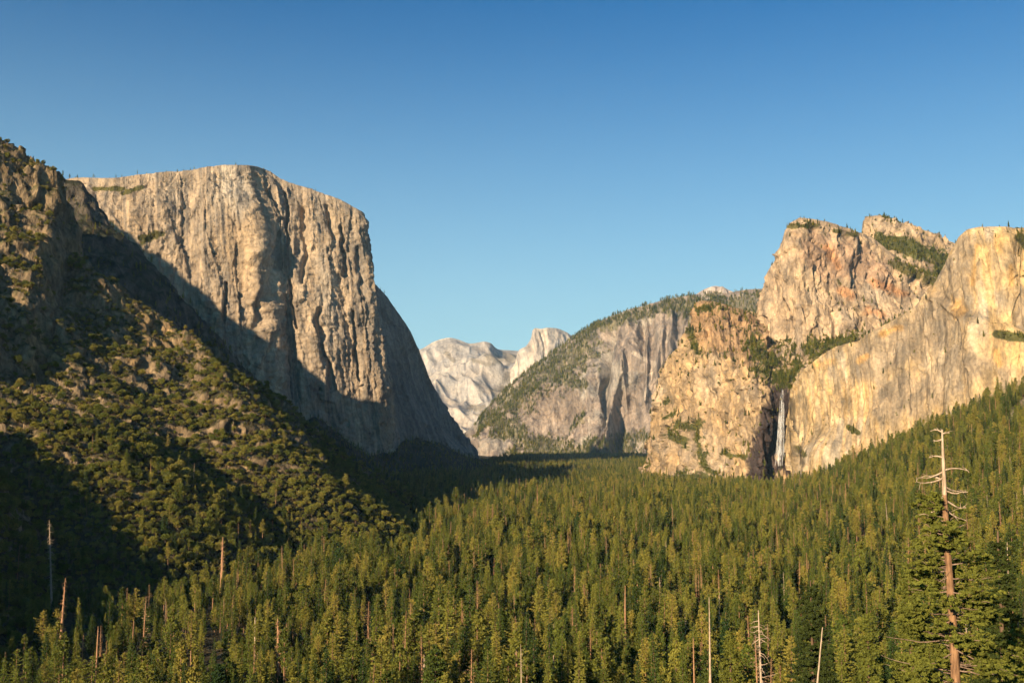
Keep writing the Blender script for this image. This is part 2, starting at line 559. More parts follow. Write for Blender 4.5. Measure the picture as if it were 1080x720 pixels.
# the same mountain further left, seen by nobody from here but standing between the low sun and the valley
# ------------------------------------------------------------------ ground sheet
def build_ground():
    r = np.concatenate([[0.], np.geomspace(6, 3000, 210), np.geomspace(3100, 30000, 50)])
    th = np.concatenate([np.linspace(-1.0, 1.0, 420), np.linspace(1.05, 2 * math.pi - 1.0, 90)])
    Rr, T = np.meshgrid(r, th, indexing='ij')
    X, Y = Rr * np.sin(T), Rr * np.cos(T)
    Z = ground_base(X, Y)
    P = np.stack([X, Y, Z], -1)
    N = grid_normals(P)
    n = fbm(P, 1 / 40., 3)
    c = np.ones(P.shape) * np.array([.060, .050, .026])
    c = mixc(c, (.10, .085, .04), sstep(.1, .5, n))
    # bare talus streak on the right-hand slope
    ta = capsules(P, [(1062, 446, 1090, 418, 7), (1044, 452, 1058, 449, 3)]) + n * .3
    ta = np.where((Y > 900) & (Y < 2600), ta, -1)
    c = mixc(c, (.40, .33, .25), sstep(0, .3, ta))
    me = mesh_from('ground', P, grid_faces(len(th), len(r)), [rock_material('forest_floor', 3.0, 1.0)], col=c)
    tag(link('ground', me), 'valley floor under the forest', 'ground', kind='structure')


build_ground()


# ------------------------------------------------------------------ cliffs as lofted sheets
def catmull(P, t):
    n = len(P)
    i = np.clip(np.floor(t).astype(int), 0, n - 2)
    f = (t - i)
    g = lambda k: P[np.clip(k, 0, n - 1)]
    p0, p1, p2, p3 = g(i - 1), g(i), g(i + 1), g(i + 2)
    f = f.reshape((-1,) + (1,) * (P.ndim - 1))
    # monotone-ish: damped tangents
    m1 = (p2 - p0) * .4; m2 = (p3 - p1) * .4
    return (2 * f ** 3 - 3 * f ** 2 + 1) * p1 + (f ** 3 - 2 * f ** 2 + f) * m1 + (-2 * f ** 3 + 3 * f ** 2) * p2 + (f ** 3 - f ** 2) * m2


def loft(name, cols, nu, nv, disp, colf, mat, label, back=(500, -25), cat='cliff', skirt=True, edge=.35):
    """cols: per column the points rim..base as (px,py,Y). A top row runs back from the rim; disp(P,N,v) gives metres along the normal."""
    C = np.array([[at(*p) for p in c] for c in cols])            # (ncol, nrow, 3)
    nrow = C.shape[1]
    d = C[:, 0].copy(); dirv = d * np.array([1, 1, 0]); dirv /= np.linalg.norm(dirv, axis=1, keepdims=True)
    b1 = C[:, 0] + dirv * back[0] * .12 + np.array([0, 0, back[1] * .1])
    b2 = C[:, 0] + dirv * back[0] + np.array([0, 0, back[1]])
    C = np.concatenate([b2[:, None], b1[:, None], C], 1)
    low = C[:, -1].copy(); low[:, 2] -= 60
    C = np.concatenate([C, low[:, None]], 1)
    # share the samples out by width seen
    wid = np.hypot(*(np.diff(C[:, 2, :], axis=0)[:, :2] / C[:-1, 2, 1:2] * F).T) + 3
    cu = np.concatenate([[0], np.cumsum(wid)])
    tu = np.interp(np.linspace(0, cu[-1], nu), cu, np.arange(len(cols)))
    seg = np.linalg.norm(np.diff(C, axis=1), axis=2).mean(0); seg[0] *= .15
    cv = np.concatenate([[0], np.cumsum(seg)])
    tv = np.interp(np.linspace(0, cv[-1], nv), cv, np.arange(C.shape[1]))
    G = catmull(C, tu)                                           # (nu, rows, 3)
    G = catmull(np.swapaxes(G, 0, 1), tv)                        # (nv, nu, 3)
    N = grid_normals(G)
    if (N[..., 1].mean() > 0): N = -N
    # width along the face in metres and height: streaks and flutes follow the sheet, not the compass
    mid = C[:, 4 if C.shape[1] > 4 else 3]
    um = np.interp(tu, np.arange(len(cols)), np.concatenate([[0], np.cumsum(np.linalg.norm(np.diff(mid, axis=0)[:, :2], axis=1))]))
    Q = np.stack([np.broadcast_to(um[None], G.shape[:2]) + 14 * fbm(G, 1 / 260., 2, 77.), G[..., 0] * 0 + nv, G[..., 2]], -1)
    global FLOW
    FLOW = Q
    D = disp(G, N, tv[:, None] - 2)
    G2 = G + N * D[..., None]
    N2 = grid_normals(G2)
    if (N2[..., 1].mean() > 0): N2 = -N2
    me = mesh_from(name, G2, grid_faces(nu, nv), [mat], col=colf(G2, N2, tv[:, None] - 2), flow=Q)
    o = link(name, me); tag(o, label, cat, kind='structure')
    return o, G2, N2


def S(rim, *rest): return (rim,) + rest


# --- the great cliff (left)
EC = [[(0, 200, 3300), (0, 330, 3250), (0, 500, 3150)],
      [(50, 198, 3300), (50, 330, 3250), (50, 500, 3150)],
      [(85, 195, 3300), (88, 330, 3250), (90, 500, 3150)],
      [(120, 195, 3300), (122, 330, 3250), (128, 500, 3180)],
      [(150, 191, 3330), (155, 330, 3270), (160, 500, 3200)],
      [(190, 188, 3380), (195, 330, 3320), (200, 500, 3250)],
      [(215, 185, 3400), (222, 330, 3345), (230, 500, 3290)],
      [(240, 182, 3420), (250, 330, 3370), (262, 500, 3320)],
      [(262, 182, 3450), (274, 330, 3400), (288, 500, 3350)],
      [(280, 187, 3540), (288, 330, 3500), (302, 500, 3420)],
      [(300, 197, 3570), (304, 330, 3530), (320, 500, 3470)],
      [(330, 207, 3580), (338, 330, 3550), (354, 500, 3520)],
      [(358, 217, 3600), (366, 340, 3575), (384, 500, 3550)],
      [(378, 228, 3620), (388, 350, 3600), (408, 500, 3585)],
      [(384, 232, 3650), (394, 350, 3630), (415, 500, 3620)],
      [(386, 240, 3760), (398, 350, 3750), (420, 500, 3730)],
      [(389, 292, 4000), (408, 390, 3990), (436, 500, 3930)],
      [(411, 320, 4150), (428, 400, 4120), (462, 505, 4030)],
      [(437, 358, 4320), (450, 420, 4280), (490, 510, 4170)],
      [(458, 408, 4520), (470, 450, 4470), (512, 512, 4320)],
      [(482, 450, 4750), (490, 478, 4700), (535, 512, 4500)],
      [(503, 474, 5000), (512, 492, 4900), (560, 512, 4700)]]


def disp_ec(P, N, v):
    east = sstep(3760, 3900, P[..., 1])
    wst = sstep(-1000, -820, P[..., 0])
    wst = wst * .8 + .2 * sstep(-.2, .3, fbm(P, 1 / 300., 2, 12.))
    d = (ridged(FLOW, (1 / 230., 1 / 210., 1 / 1300.), 2, 6.) - .5) * 46 * (.35 + .65 * wst)
    d += fbm(P, 1 / 190., 3, 14.) * 22
    d += facet(FLOW, (1 / 48., 1 / 48., 1 / 200.), 1) * 13 + facet(FLOW + 6 * d[..., None] * .1, (1 / 20., 1 / 20., 1 / 60.), 2) * 6
    d += fbm(FLOW, (1 / 85., 1 / 75., 1 / 600.), 3, 1.) * 18 * (.35 + .65 * wst)
    d += (ridged(FLOW, (1 / 50., 1 / 42., 1 / 260.), 2, 2.) - .5) * 13 * (.3 + .9 * sstep(-.15, .25, fbm(P, 1 / 220., 2, 19.))) * (.3 + .7 * wst)
    d += (ridged(P, 1 / 60., 2, 15.) - .5) * 7
    wob = P + 14 * fbm(P, 1 / 60., 2, 16.)[..., None]
    cut = capsules(wob, [(281, 205, 284, 238, 7), (284, 238, 275, 285, 10), (275, 285, 270, 345, 7), (320, 222, 323, 268, 5), (323, 268, 319, 300, 4), (337, 330, 338, 362, 5),
                         (338, 362, 350, 410, 5), (300, 205, 304, 260, 4), (360, 240, 364, 290, 4), (345, 218, 352, 250, 4), (378, 262, 384, 315, 5), (372, 330, 380, 400, 3), (305, 300, 312, 350, 3), (240, 300, 236, 340, 3)])
    d -= 26 * sstep(0, .9, cut)
    d += 40 * sstep(0, .45, v) * (1 - sstep(-720, -580, P[..., 0]))
    d += fbm(FLOW, (1 / 25., 1 / 25., 1 / 14.), 3, 7.) * 7
    top = sstep(-.1, .10, v)
    return d * (.15 + .85 * top) * (1 - .35 * east)


def col_ec(P, N, v):
    c = np.ones(P.shape) * np.array([.385, .31, .225])
    n = fbm(FLOW, (1 / 260., 1 / 260., 1 / 500.), 4, 3.)
    c = mixc(c, (.42, .37, .30), sstep(.0, .35, n))
    c = mixc(c, (.39, .30, .20), sstep(.05, .4, fbm(FLOW, (1 / 150., 1 / 150., 1 / 300.), 3, 30.)))
    # dark water streaks hanging from the rim
    s = ridged(FLOW, (1 / 46., 1 / 60., 1 / 1600.), 3, 40.)
    c = mixc(c, (.19, .175, .155), sstep(.45, .85, s) * .7 * sstep(3.2, .3, v + n))
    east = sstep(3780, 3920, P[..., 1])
    c = mixc(c, (.20, .19, .175), east * .8)  # shade of the east flank deepened in the rock colour
    tp = sstep(.72, .9, N[..., 2] + fbm(P, 1 / 40., 2) * .3)
    c = mixc(c, (.33, .27, .19), tp)
    veg = capsules(P, [(148, 252, 172, 247, 5), (150, 256, 158, 252, 4), (100, 200, 130, 199, 3), (130, 204, 150, 197, 3)]) + fbm(P, 1 / 30., 3) * 1.1
    c = mixc(c, (.10, .095, .03), sstep(.1, .4, veg))
    return c


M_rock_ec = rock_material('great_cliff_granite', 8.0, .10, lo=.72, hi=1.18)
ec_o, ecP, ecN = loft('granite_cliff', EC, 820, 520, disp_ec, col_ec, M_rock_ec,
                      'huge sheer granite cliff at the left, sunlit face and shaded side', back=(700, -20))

# --- waterfall side: lower buttress with the hanging gully
LC = [[(674, 505, 3450), (674, 508, 3440), (674, 512, 3430), (674, 525, 3400)],
      [(681, 488, 3320), (681, 495, 3300), (680, 503, 3280), (680, 525, 3250)],
      [(689, 450, 3270), (688, 465, 3255), (687, 485, 3230), (686, 525, 3180)],
      [(695, 415, 3240), (694, 440, 3210), (694, 470, 3180), (694, 525, 3120)],
      [(702, 384, 3230), (702, 420, 3180), (702, 460, 3130), (702, 525, 3060)],
      [(719, 362, 3225), (720, 400, 3120), (720, 450, 3050), (720, 525, 2980)],
      [(729, 338, 3220), (732, 388, 3050), (735, 445, 2990), (735, 525, 2920)],
      [(733, 323, 3220), (742, 382, 3010), (746, 442, 2950), (746, 525, 2870)],
      [(748, 321, 3230), (760, 385, 2960), (765, 445, 2900), (765, 525, 2810)],
      [(772, 327, 3240), (780, 392, 2880), (786, 450, 2830), (788, 525, 2750)],
      [(788, 331, 3250), (792, 398, 2820), (797, 450, 2770), (798, 525, 2690)],
      [(797, 334, 3250), (800, 403, 2780), (804, 452, 2740), (806, 525, 2670)],
      [(812, 350, 3220), (813, 408, 2800), (812, 455, 2790), (812, 525, 2720)],
      [(824, 356, 3150), (825, 412, 2810), (825, 460, 2805), (825, 525, 2740)],
      [(838, 360, 3100), (838, 410, 2820), (838, 455, 2810), (838, 525, 2750)],
      [(870, 352, 3100), (870, 386, 2850), (870, 440, 2820), (870, 525, 2760)],
      [(915, 350, 3100), (915, 380, 2850), (915, 440, 2820), (915, 525, 2760)],
      [(990, 320, 3150), (990, 360, 2900), (990, 440, 2820), (990, 525, 2760)]]


def disp_lc(P, N, v):
    d = fbm(FLOW, (1 / 130., 1 / 130., 1 / 220.), 3, 61.) * 30
    d += (ridged(FLOW, (1 / 60., 1 / 60., 1 / 170.), 2, 62.) - .5) * 18
    d += facet(P, (1 / 44., 1 / 44., 1 / 80.), 3) * 24 + facet(P, (1 / 17., 1 / 17., 1 / 30.), 4) * 10
    d += fbm(P, 1 / 12., 2, 63.) * 3
    px, py = proj(P)
    fall = np.exp(-((px - 825) / 12.) ** 2)
    return d * (.2 + .8 * sstep(0, .15, v)) * (1 - .7 * fall)


VEG_LC = [(795, 362, 812, 385, 12), (805, 390, 830, 400, 12), (840, 385, 828, 404, 8), (845, 366, 890, 358, 12), (838, 358, 860, 376, 9), (880, 362, 900, 358, 9),
          (712, 450, 738, 448, 7), (706, 458, 722, 466, 7), (735, 462, 742, 485, 7), (700, 440, 712, 436, 4), (762, 478, 785, 482, 4), (720, 500, 780, 510, 9), (740, 490, 752, 498, 6),
          (700, 425, 705, 422, 4), (728, 350, 736, 372, 5), (735, 326, 760, 326, 4)]


def col_gold(P, N, v):
    c = np.ones(P.shape) * np.array([.40, .295, .175])
    n = fbm(P, 1 / 150., 4, 71.)
    c = mixc(c, (.44, .36, .26), sstep(.0, .4, n))
    c = mixc(c, (.43, .30, .155), sstep(.05, .45, fbm(FLOW, (1 / 90., 1 / 90., 1 / 160.), 3, 72.)) * .8)
    c = mixc(c, (.25, .205, .155), sstep(.45, .85, ridged(FLOW, (1 / 36., 1 / 36., 1 / 500.), 2, 73.)) * .5)
    return c


def col_lc(P, N, v):
    c = col_gold(P, N, v)
    n = fbm(P, 1 / 35., 3, 74.)
    up = capsules(P, [(745, 340, 800, 360, 30), (735, 330, 790, 345, 20)]) + n * .6     # the loose red-brown upper slope
    c = mixc(c, (.33, .215, .12), sstep(0, .5, up) * .8)
    wet = capsules(P, [(823, 418, 822, 470, 13), (814, 440, 803, 494, 15), (834, 430, 840, 488, 15), (796, 500, 815, 492, 10), (846, 462, 850, 485, 8)]) + n * .4 + (ridged(FLOW, (1 / 14., 1 / 14., 1 / 160.), 2, 75.) - .5) * .4 + .22
    c = mixc(c, (.060, .045, .042), sstep(.05, .35, wet))
    ve = capsules(P, VEG_LC) + n * .9 + fbm(P, 1 / 13., 2, 76.) * 1.1 - .1
    c = mixc(c, (.085, .088, .028), sstep(.1, .4, ve))
    return c


M_rock_gold = rock_material('golden_granite', 5.5, .22)
lc_o, lcP, lcN = loft('waterfall_buttress', LC, 560, 360, disp_lc, col_lc, M_rock_gold,
                      'golden rock buttress left of and around the waterfall', back=(300, -60))

# --- the right-hand wall
LT = [[(832, 425, 2700), (832, 455, 2690), (836, 525, 2660)],
      [(835, 408, 2650), (838, 450, 2620), (848, 525, 2560)],
      [(849, 390, 2610), (852, 440, 2560), (858, 525, 2480)],
      [(877, 371, 2560), (880, 430, 2500), (884, 525, 2400)],
      [(903, 363, 2520), (905, 420, 2460), (906, 525, 2340)],
      [(915, 356, 2500), (917, 415, 2445), (920, 525, 2320)],
      [(931, 346, 2480), (934, 410, 2420), (938, 525, 2290)],
      [(958, 331, 2440), (962, 400, 2380), (966, 525, 2250)],
      [(974, 316, 2430), (980, 390, 2350), (984, 525, 2220)],
      [(986, 300, 2415), (992, 380, 2330), (998, 525, 2200)],
      [(997, 281, 2400), (1004, 370, 2310), (1010, 525, 2170)],
      [(1011, 256, 2375), (1020, 360, 2290), (1026, 525, 2150)],
      [(1023, 247, 2360), (1032, 350, 2270), (1038, 525, 2130)],
      [(1041, 244, 2345), (1050, 350, 2250), (1056, 525, 2110)],
      [(1060, 244, 2330), (1068, 350, 2230), (1072, 525, 2090)],
      [(1073, 246, 2350), (1078, 350, 2230), (1082, 525, 2080)],
      [(1095, 243, 2290), (1100, 340, 2200), (1104, 525, 2060)],
      [(1150, 241, 2240), (1155, 330, 2150), (1160, 525, 2030)],
      [(1250, 238, 2170), (1250, 330, 2100), (1250, 525, 1980)],
      [(1400, 250, 2080), (1400, 330, 2000), (1400, 525, 1900)]]


def disp_lt(P, N, v):
    d = fbm(FLOW, (1 / 130., 1 / 110., 1 / 320.), 3, 81.) * 20
    d += (ridged(FLOW, (1 / 52., 1 / 48., 1 / 420.), 3, 82.) - .5) * 13
    d += fbm(FLOW, (1 / 17., 1 / 17., 1 / 30.), 2, 83.) * 3
    d += facet(FLOW, (1 / 70., 1 / 70., 1 / 160.), 5) * 14 + facet(FLOW, (1 / 15., 1 / 15., 1 / 34.), 6) * 5
    px, py = proj(P)
    # ledge that cuts down across the wall to the right
    ly = np.interp(px, [975, 1010, 1080, 1200], [300, 330, 352, 380])
    d += 14 * sstep(-6, 4, py - ly) * sstep(965, 990, px)
    # round boss beside the fall
    d += 60 * np.exp(-((px - 872) / 20.) ** 2) * sstep(445, 490, py)
    return d * (.2 + .8 * sstep(0, .12, v))


def col_lt(P, N, v):
    c = np.ones(P.shape) * np.array([.43, .335, .205])
    n = fbm(P, 1 / 120., 4, 91.); n3 = fbm(FLOW, (1 / 30., 1 / 30., 1 / 60.), 3, 92.)
    c = mixc(c, (.46, .39, .285), sstep(-.05, .3, n))
    s = ridged(FLOW, (1 / 24., 1 / 24., 1 / 500.), 3, 93.)
    c = mixc(c, (.44, .30, .13), sstep(.3, .8, s) * .6)
    g = capsules(P, [(920, 380, 1000, 330, 34), (940, 420, 1000, 400, 32), (1000, 290, 1018, 262, 16), (1010, 380, 1060, 400, 25), (1075, 300, 1078, 350, 10), (1020, 260, 1000, 330, 18)]) + n3 * .6
    c = mixc(c, (.27, .225, .17), sstep(0, .6, g) * .75)
    o = capsules(P, [(1052, 250, 1054, 264, 8), (1010, 318, 1014, 330, 12), (1030, 260, 1026, 300, 5), (1066, 280, 1067, 300, 5), (860, 385, 880, 380, 9), (930, 352, 950, 345, 6), (1050, 370, 1054, 384, 6),
                     (906, 380, 915, 375, 5)]) + n3 * .8
    far_right = sstep(985, 1050, proj(P)[0]) * sstep(-.25, .25, n3)
    c = mixc(c, (.54, .38, .17), far_right * .45)
    c = mixc(c, (.56, .34, .12), sstep(.1, .9, o) * .7)
    ve = capsules(P, [(1050, 352, 1085, 358, 5), (1076, 250, 1084, 262, 7), (895, 450, 905, 456, 4), (840, 470, 848, 480, 4)]) + n3 * .5
    c = mixc(c, (.09, .09, .03), sstep(.1, .4, ve))
    wet = capsules(P, [(834, 420, 837, 480, 5), (843, 474, 846, 488, 6)]) + n3 * .9
    c = mixc(c, (.085, .07, .045), sstep(.1, .7, wet) * .8)
    return c


M_rock_pale = rock_material('pale_granite', 5.0, .12)
lt_o, ltP, ltN = loft('right_wall', LT, 620, 380, disp_lt, col_lt, M_rock_pale, 'pale golden rock wall at the right edge above the forest', back=(500, -90))

# --- middle peak
MC = [[(790, 352, 3420), (790, 366, 3400), (790, 440, 3350)],
      [(797, 343, 3370), (797, 360, 3340), (797, 440, 3280)],
      [(801, 330, 3320), (800, 352, 3290), (800, 440, 3230)],
      [(804, 311, 3270), (804, 345, 3240), (804, 440, 3160)],
      [(809, 291, 3230), (809, 335, 3190), (812, 440, 3100)],
      [(823, 267, 3180), (823, 325, 3140), (828, 440, 3040)],
      [(828, 247, 3160), (834, 315, 3110), (842, 440, 3000)],
      [(837, 238, 3160), (843, 312, 3090), (850, 440, 2990)],
      [(850, 234, 3180), (855, 310, 3090), (862, 440, 2970)],
      [(875, 239, 3210), (878, 310, 3110), (884, 440, 2960)],
      [(900, 247, 3250), (905, 312, 3130), (910, 440, 2960)],
      [(915, 252, 3280), (922, 316, 3150), (930, 440, 2960)],
      [(945, 272, 3290), (950, 325, 3170), (955, 440, 2960)],
      [(975, 290, 3300), (975, 335, 3190), (975, 440, 2960)],
      [(1000, 300, 3310), (1000, 345, 3200), (1000, 440, 2960)]]


def disp_mc(P, N, v):
    d = fbm(FLOW, (1 / 150., 1 / 150., 1 / 220.), 3, 101.) * 34
    d += (ridged(FLOW, (1 / 60., 1 / 60., 1 / 170.), 2, 102.) - .5) * 16
    d += facet(P, (1 / 50., 1 / 50., 1 / 100.), 7) * 24 + facet(P, (1 / 19., 1 / 19., 1 / 34.), 8) * 10
    return d * (.2 + .8 * sstep(0, .12, v))


def col_mc(P, N, v):
    c = col_gold(P, N, v)
    n = fbm(P, 1 / 40., 3, 111.)
    c = mixc(c, (.42, .335, .25), np.full(n.shape, .55))
    r = capsules(P, [(860, 262, 885, 280, 26), (890, 270, 930, 290, 22)]) + n * .8
    c = mixc(c, (.34, .235, .165), sstep(0, .6, r) * .8)
    o = capsules(P, [(922, 299, 952, 310, 8), (888, 306, 898, 312, 8), (916, 328, 932, 332, 8), (872, 262, 884, 280, 8)]) + n * .7
    c = mixc(c, (.44, .22, .10), sstep(.1, .8, o) * .7)
    ve = capsules(P, [(832, 238, 862, 238, 4), (880, 243, 902, 248, 3), (945, 280, 990, 300, 8), (884, 295, 886, 300, 3)]) + n * .7
    c = mixc(c, (.10, .09, .035), sstep(.15, .45, ve))
    return c


mc_o, mcP, mcN = loft('middle_peak', MC, 480, 330, disp_mc, col_mc, M_rock_gold, 'rounded tan rock peak with orange scars above the waterfall', back=(350, -60))

HC = [[(902, 262, 3760), (902, 285, 3650), (900, 350, 3400)],
      [(908, 250, 3740), (908, 280, 3640), (908, 350, 3400)],
      [(911, 232, 3720), (912, 268, 3620), (914, 350, 3390)],
      [(919, 229, 3710), (920, 262, 3600), (922, 350, 3380)],
      [(930, 229, 3720), (932, 260, 3580), (934, 350, 3360)],
      [(947, 236, 3740), (948, 265, 3580), (950, 350, 3350)],
      [(975, 244, 3760), (975, 272, 3580), (976, 350, 3350)],
      [(1005, 257, 3780), (1005, 284, 3580), (1005, 350, 3350)],
      [(1040, 268, 3800), (1040, 294, 3600), (1040, 350, 3350)],
      [(1100, 280, 3800), (1100, 304, 3600), (1100, 350, 3350)]]


def col_hc(P, N, v):
    c = col_gold(P, N, v)
    n = fbm(P, 1 / 40., 3, 121.)
    c = mixc(c, (.42, .32, .22), np.full(n.shape, .5))
    ve = capsules(P, [(930, 255, 960, 262, 11), (955, 262, 1000, 275, 10), (935, 285, 985, 292, 9), (990, 285, 1005, 290, 8)]) + n * .9
    c = mixc(c, (.085, .09, .03), sstep(.0, .35, ve))
    return c


hc_o, hcP, hcN = loft('rear_peak', HC, 280, 200, disp_mc, col_hc, M_rock_gold, 'pointed rock peak with green slope behind the rounded one', back=(350, -90))

# --- mountain in the middle distance
MM = [[(470, 470, 6900), (470, 474, 6800), (470, 480, 6700), (470, 500, 6600)],
      [(490, 458, 6900), (490, 466, 6750), (490, 474, 6600), (490, 500, 6450)],
      [(505, 442, 6900), (505, 455, 6700), (505, 468, 6500), (505, 500, 6300)],
      [(522, 422, 6900), (522, 440, 6650), (522, 462, 6400), (522, 500, 6200)],
      [(545, 401, 6900), (545, 425, 6600), (545, 455, 6350), (545, 500, 6150)],
      [(562, 388, 6900), (562, 412, 6580), (562, 448, 6300), (562, 500, 6100)],
      [(585, 371, 6900), (585, 403, 6550), (585, 444, 6280), (585, 500, 6080)],
      [(610, 354, 6850), (612, 395, 6450), (612, 440, 6230), (612, 500, 6000)],
      [(628, 344, 6750), (628, 388, 6350), (628, 436, 6200), (628, 500, 5930)],
      [(642, 337, 6600), (640, 385, 6300), (640, 440, 6220), (640, 500, 5850)],
      [(660, 330, 6560), (660, 385, 6280), (660, 442, 6200), (660, 500, 5800)],
      [(680, 325, 6530), (680, 385, 6250), (680, 444, 6170), (680, 500, 5750)],
      [(700, 319, 6540), (700, 380, 6240), (700, 446, 6150), (700, 500, 5700)],
      [(730, 314, 6600), (730, 375, 6240), (730, 446, 6150), (730, 500, 5700)],
      [(760, 313, 6600), (760, 375, 6240), (760, 446, 6150), (760, 500, 5700)],
      [(800, 308, 6600), (800, 375, 6240), (800, 446, 6150), (800, 500, 5700)],
      [(860, 308, 6600), (860, 375, 6240), (860, 446, 6150), (860, 500, 5700)]]


def disp_mm(P, N, v):
    px, py = proj(P)
    cl = sstep(618, 640, px)
    d = fbm(P, 1 / 420., 3, 131.) * 90
    d += (ridged(FLOW, (1 / 210., 1 / 190., 1 / 1500.), 2, 139.) - .45) * 230 * cl * sstep(0.15, .4, v)
    d += (ridged(FLOW, (1 / 170., 1 / 170., 1 / 300.), 3, 133.) - .5) * 45
    d += facet(FLOW, (1 / 110., 1 / 110., 1 / 300.), 9) * 46 * cl + facet(P, 1 / 45., 10) * 16
    return d * (.12 + .88 * sstep(0.05, .4, v))


VEG_MM = [(540, 425, 600, 375, 26), (590, 400, 615, 360, 22), (615, 350, 700, 322, 9), (700, 322, 800, 318, 14), (520, 440, 560, 470, 16), (560, 470, 640, 480, 14), (640, 470, 690, 462, 12),
          (600, 455, 615, 438, 5), (560, 400, 612, 405, 9), (730, 330, 800, 330, 16), (505, 455, 520, 440, 8), (540, 478, 690, 486, 9)]


def col_mm(P, N, v):
    c = np.ones(P.shape) * np.array([.28, .235, .20])
    n = fbm(P, 1 / 260., 4, 141.); n2 = fbm(P, 1 / 80., 3, 142.)
    c = mixc(c, (.32, .295, .26), sstep(0, .35, n))
    br = capsules(P, [(565, 428, 600, 432, 20), (575, 415, 605, 418, 10)]) + n2 * .5
    n4 = fbm(P, 1 / 28., 2, 143.)
    ve = capsules(P, VEG_MM) + n2 * 1.3 + n * .6 + n4 * .9 - .25 - .6 * sstep(0, .4, br)
    c = mixc(c, (.25, .20, .155), sstep(0, .4, br) * .6)
    c = mixc(c, (.15, .14, .08), sstep(.0, .35, ve) * .85)
    ch = capsules(P, [(690, 382, 680, 420, 3), (668, 372, 690, 384, 3), (676, 468, 668, 480, 7)]) + n2 * .3
    c = mixc(c, (.55, .48, .40), sstep(.1, .6, ch) * .7)
    return c


M_rock_mid = rock_material('distant_granite', 13.0, .2)
MM = [[(a, b, c * 1.13) for a, b, c in col] for col in MM]
mm_o, mmP, mmN = loft('valley_side_mountain', MM, 560, 300, disp_mm, col_mm, M_rock_mid, 'grey cliffs and wooded slopes in the middle distance', back=(900, 10))

# --- pale far ridge and the half dome, small dome on the skyline
CR = [[(400, 385, 14500), (400, 410, 13000), (400, 465, 11000)],
      [(430, 374, 14500), (430, 405, 13000), (430, 465, 11000)],
      [(446, 369, 14500), (448, 402, 13000), (448, 465, 11000)],
      [(458, 362, 14500), (462, 400, 13000), (462, 465, 11000)],
      [(473, 358, 14500), (476, 398, 13000), (476, 465, 10900)],
      [(484, 360, 14500), (488, 400, 12900), (490, 465, 10800)],
      [(496, 364, 14400), (500, 402, 12800), (502, 465, 10700)],
      [(511, 362, 14300), (514, 403, 12700), (516, 465, 10600)],
      [(518, 364, 14300), (522, 404, 12700), (524, 465, 10600)],
      [(526, 370, 14600), (530, 406, 12700), (532, 465, 10600)],
      [(546, 372, 15000), (546, 408, 12700), (546, 465, 10600)],
      [(580, 376, 15000), (580, 410, 12700), (580, 465, 10600)],
      [(640, 380, 15000), (640, 412, 12700), (640, 465, 10600)]]


def disp_cr(P, N, v):
    Q = P.copy(); Q[..., 0] = P[..., 0] + P[..., 2] * .75            # ribs slant down to the left
    d = fbm(Q, (1 / 900., 1 / 900., 1 / 1800.), 2, 151.) * 260
    d += (ridged(Q, (1 / 420., 1 / 900., 1 / 1900.), 2, 152.) - .5) * 120
    d += fbm(P, 1 / 130., 2, 153.) * 10
    return d * (.08 + .92 * sstep(0, .35, v))


def col_cr(P, N, v):
    c = np.ones(P.shape) * np.array([.44, .41, .37])
    n = fbm(P, 1 / 500., 4, 161.); n2 = fbm(P, 1 / 160., 3, 162.)
    c = mixc(c, (.38, .33, .28), sstep(0, .4, n) * .8)
    ve = capsules(P, [(515, 378, 545, 378, 7), (500, 380, 520, 384, 4), (470, 372, 478, 380, 3), (535, 398, 548, 402, 7), (520, 412, 535, 415, 8), (500, 430, 540, 440, 8)]) + n2 * .9
    c = mixc(c, (.22, .19, .14), sstep(.1, .5, ve) * .8)
    return c


M_rock_white = rock_material('white_granite', 30.0, .4, lo=.86, hi=1.08, bump=.5)
loft('far_ridge', CR, 420, 260, disp_cr, col_cr, M_rock_white, 'pale far granite ridge seen beside the shaded edge of the great cliff', back=(1500, -60))

HD = [[(538, 392, 12900), (538, 400, 12850), (538, 460, 12500)],
      [(543, 384, 12900), (543, 395, 12850), (543, 460, 12500)],
      [(545, 376, 12900), (546, 392, 12830), (548, 460, 12500)],
      [(548, 370, 12900), (550, 390, 12820), (552, 460, 12450)],
      [(555, 366, 12880), (556, 385, 12800), (558, 460, 12400)],
      [(560, 358, 12860), (562, 380, 12780), (563, 460, 12400)],
      [(562, 350, 12850), (566, 375, 12760), (568, 460, 12400)],
      [(565, 347.5, 12840), (570, 375, 12780), (572, 460, 12400)],
      [(571, 348, 12860), (575, 375, 12840), (577, 460, 12450)],
      [(577, 347, 12880), (580, 375, 12800), (582, 460, 12400)],
      [(588, 348, 13000), (590, 378, 12860), (592, 460, 12400)],
      [(598, 352, 13100), (600, 380, 12900), (602, 460, 12400)],
      [(606, 358, 13200), (608, 385, 12950), (610, 460, 12400)],
      [(620, 370, 13300), (622, 390, 13000), (624, 460, 12400)],
      [(640, 384, 13400), (640, 395, 13000), (640, 460, 12400)]]


def disp_hd(P, N, v):
    d = (ridged(FLOW, (1 / 260., 1 / 260., 1 / 1200.), 3, 171.) - .5) * 60 + fbm(P, 1 / 90., 3, 172.) * 18
    return d * (.08 + .92 * sstep(0, .3, v))


